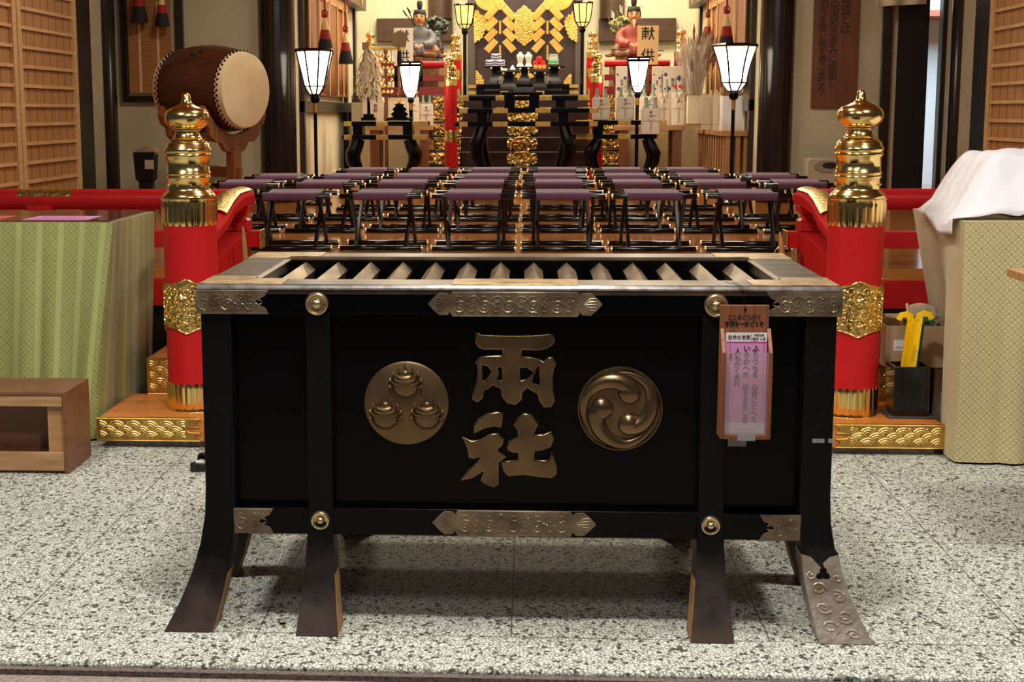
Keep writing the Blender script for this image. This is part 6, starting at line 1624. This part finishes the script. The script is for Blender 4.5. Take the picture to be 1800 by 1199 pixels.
bottles('white wrapped pair of sake bottles standing foremost on the lower board of the black table', 1127, 1160, 236, 172, 15.50, at(1140, 237, 15.5).z, G)
bottles('white wrapped pair of sake bottles directly behind the foremost pair', 1123, 1156, 222, 148, 16.96, zc2, G, bow=True)
bottles('white wrapped sake bottles with a paper bow, third along the wooden counter', 1157, 1177, 222, 140, 17.0, zc2, G, bow=True)
bottles('white wrapped sake bottles with red labels at the shelf end of the wooden counter', 1180, 1205, 222, 138, 17.0, zc2, G, bow=True, redlab=True)
bottles('white wrapped pair of sake bottles on the wooden counter before the slotted lantern', 1094, 1120, 222, 140, 17.2, zc2, G)
bottles('pink-white wrapped pair of sake bottles at the altar end of the box counter', 738, 761, 222, 168, 16.98, zc1, G)
bottles('white wrapped pair of sake bottles behind the lantern post on the box counter', 714, 736, 222, 150, 17.15, zc1, G)
# white boxes on the left counter
for px0, px1, yt_, lab in ((638, 674, 177, 'white boxed offering with small writing at the window end of the counter'), (679, 712, 178, 'white boxed offering with a tan lid beside the slotted lantern')):
    a = at(px0, 222, 17.05); b = at(px1, yt_, 17.05); t = thing('gift_carton', lab, 'box', ((a.x+b.x)/2, 17.12, zc1+.001)); w = (b.x-a.x)/2; h = b.z-zc1
    m = MB(); m.box(-w, w, -.1, .1, 0, h); obj('carton', m, kraft, t, .003)
    m = MB(); m.text('奉\n献', .05, (.03, -.102, h*.68)); obj('writing', m, ink, t)
    m = MB(); m.box(-w, w, -.1, .1, h+.0005, h+.035); obj('lid', m, signgold if px0 > 670 else papers, t, .003)
# tall printed boxes behind (indigo lozenge prints)
for k, (px0, px1, yt_, lab) in enumerate(((1082, 1103, 117, 'tall box with indigo lozenge print nearest the altar steps'), (1146, 1163, 117, 'tall box with indigo lozenge print in the middle of the counter'), (1164, 1202, 117, 'wide box with indigo lozenge print at the shelf end of the counter'))):
    a = at(px0, 222, 17.35); b = at(px1, yt_, 17.35); t = thing('printed_box', lab, 'box', ((a.x+b.x)/2, 17.41, zc2+.001)); w = (b.x-a.x)/2; h = b.z-zc2
    m = MB(); m.box(-w, w, -.06, .06, 0, h); obj('carton', m, M('printed_box_white', (226, 214, 196), .7) if k == 0 else MATS['printed_box_white'], t, .003)
    m = MB()
    for (u, v, s) in ((-.55, .62, .42), (.6, .80, .38), (.72, .66, .24), (-.75, .86, .26)):
        cx, cz, r = u*w, v*h, s*min(w, .10); m.add([(cx-r, -.0615, cz), (cx, -.0615, cz-r), (cx+r, -.0615, cz), (cx, -.0615, cz+r)], [(0, 1, 2, 3)])
    obj('lozenge_print', m, bluep, t); m = MB(); m.text('御\n酒', min(w, .1)*.55, (0, -.0618, h*.72)); obj('lettering', m, ink, t)
# ================= LIGHT =================
W = bpy.data.worlds.new('world'); S.world = W; W.use_nodes = True
bg = W.node_tree.nodes['Background']; bg.inputs[0].default_value = (.78, .84, 1, 1); bg.inputs[1].default_value = .04
cool = (1, .96, .89); warm = (1, .87, .66); neut = (1, .90, .74)
light('porch_light', 'AREA', (-2.4, 4.3, 3.6), 85, cool, .5, .5, (0, 0, 0))
light('porch_light', 'AREA', (2.4, 4.3, 3.6), 85, cool, .5, .5, (0, 0, 0))
light('porch_light', 'AREA', (0, 3.25, 3.65), 110, cool, .4, .4, (0, 0, 0))
light('porch_light', 'AREA', (0, 6.6, 3.65), 45, neut, .6, .6, (0, 0, 0))
light('front_fill_light', 'AREA', (0, .3, 4.6), 50, cool, 1.0, 1.0, (math.radians(40), 0, 0))  # added fill lamp, unseen, to brighten the faces turned to the front
light('hall_light', 'AREA', (-1.6, 11.2, 4.2), 75, neut, .6, .6)
light('hall_light', 'AREA', (1.6, 11.2, 4.2), 75, neut, .6, .6)
light('sanctuary_light', 'AREA', (-1.3, 18.6, 4.2), 125, warm, 1.2, 1.2)
light('sanctuary_light', 'AREA', (1.3, 18.6, 4.2), 125, warm, 1.2, 1.2)
light('sanctuary_light', 'AREA', (0, 16.2, 4.2), 85, warm, 1.0, .6, (math.radians(25), 0, 0))
light('daylight_stand_in', 'AREA', (4.6, 16.4, 3.6), 190, (.70, .88, 1), 1.5, 1.5, (math.radians(50), 0, 0))  # area lamp added to light the outside backdrop like daylight
S.view_settings.view_transform = 'Standard'; S.view_settings.look = 'None'; S.view_settings.gamma = 1; S.view_settings.use_curve_mapping = False
S.view_settings.exposure = 0
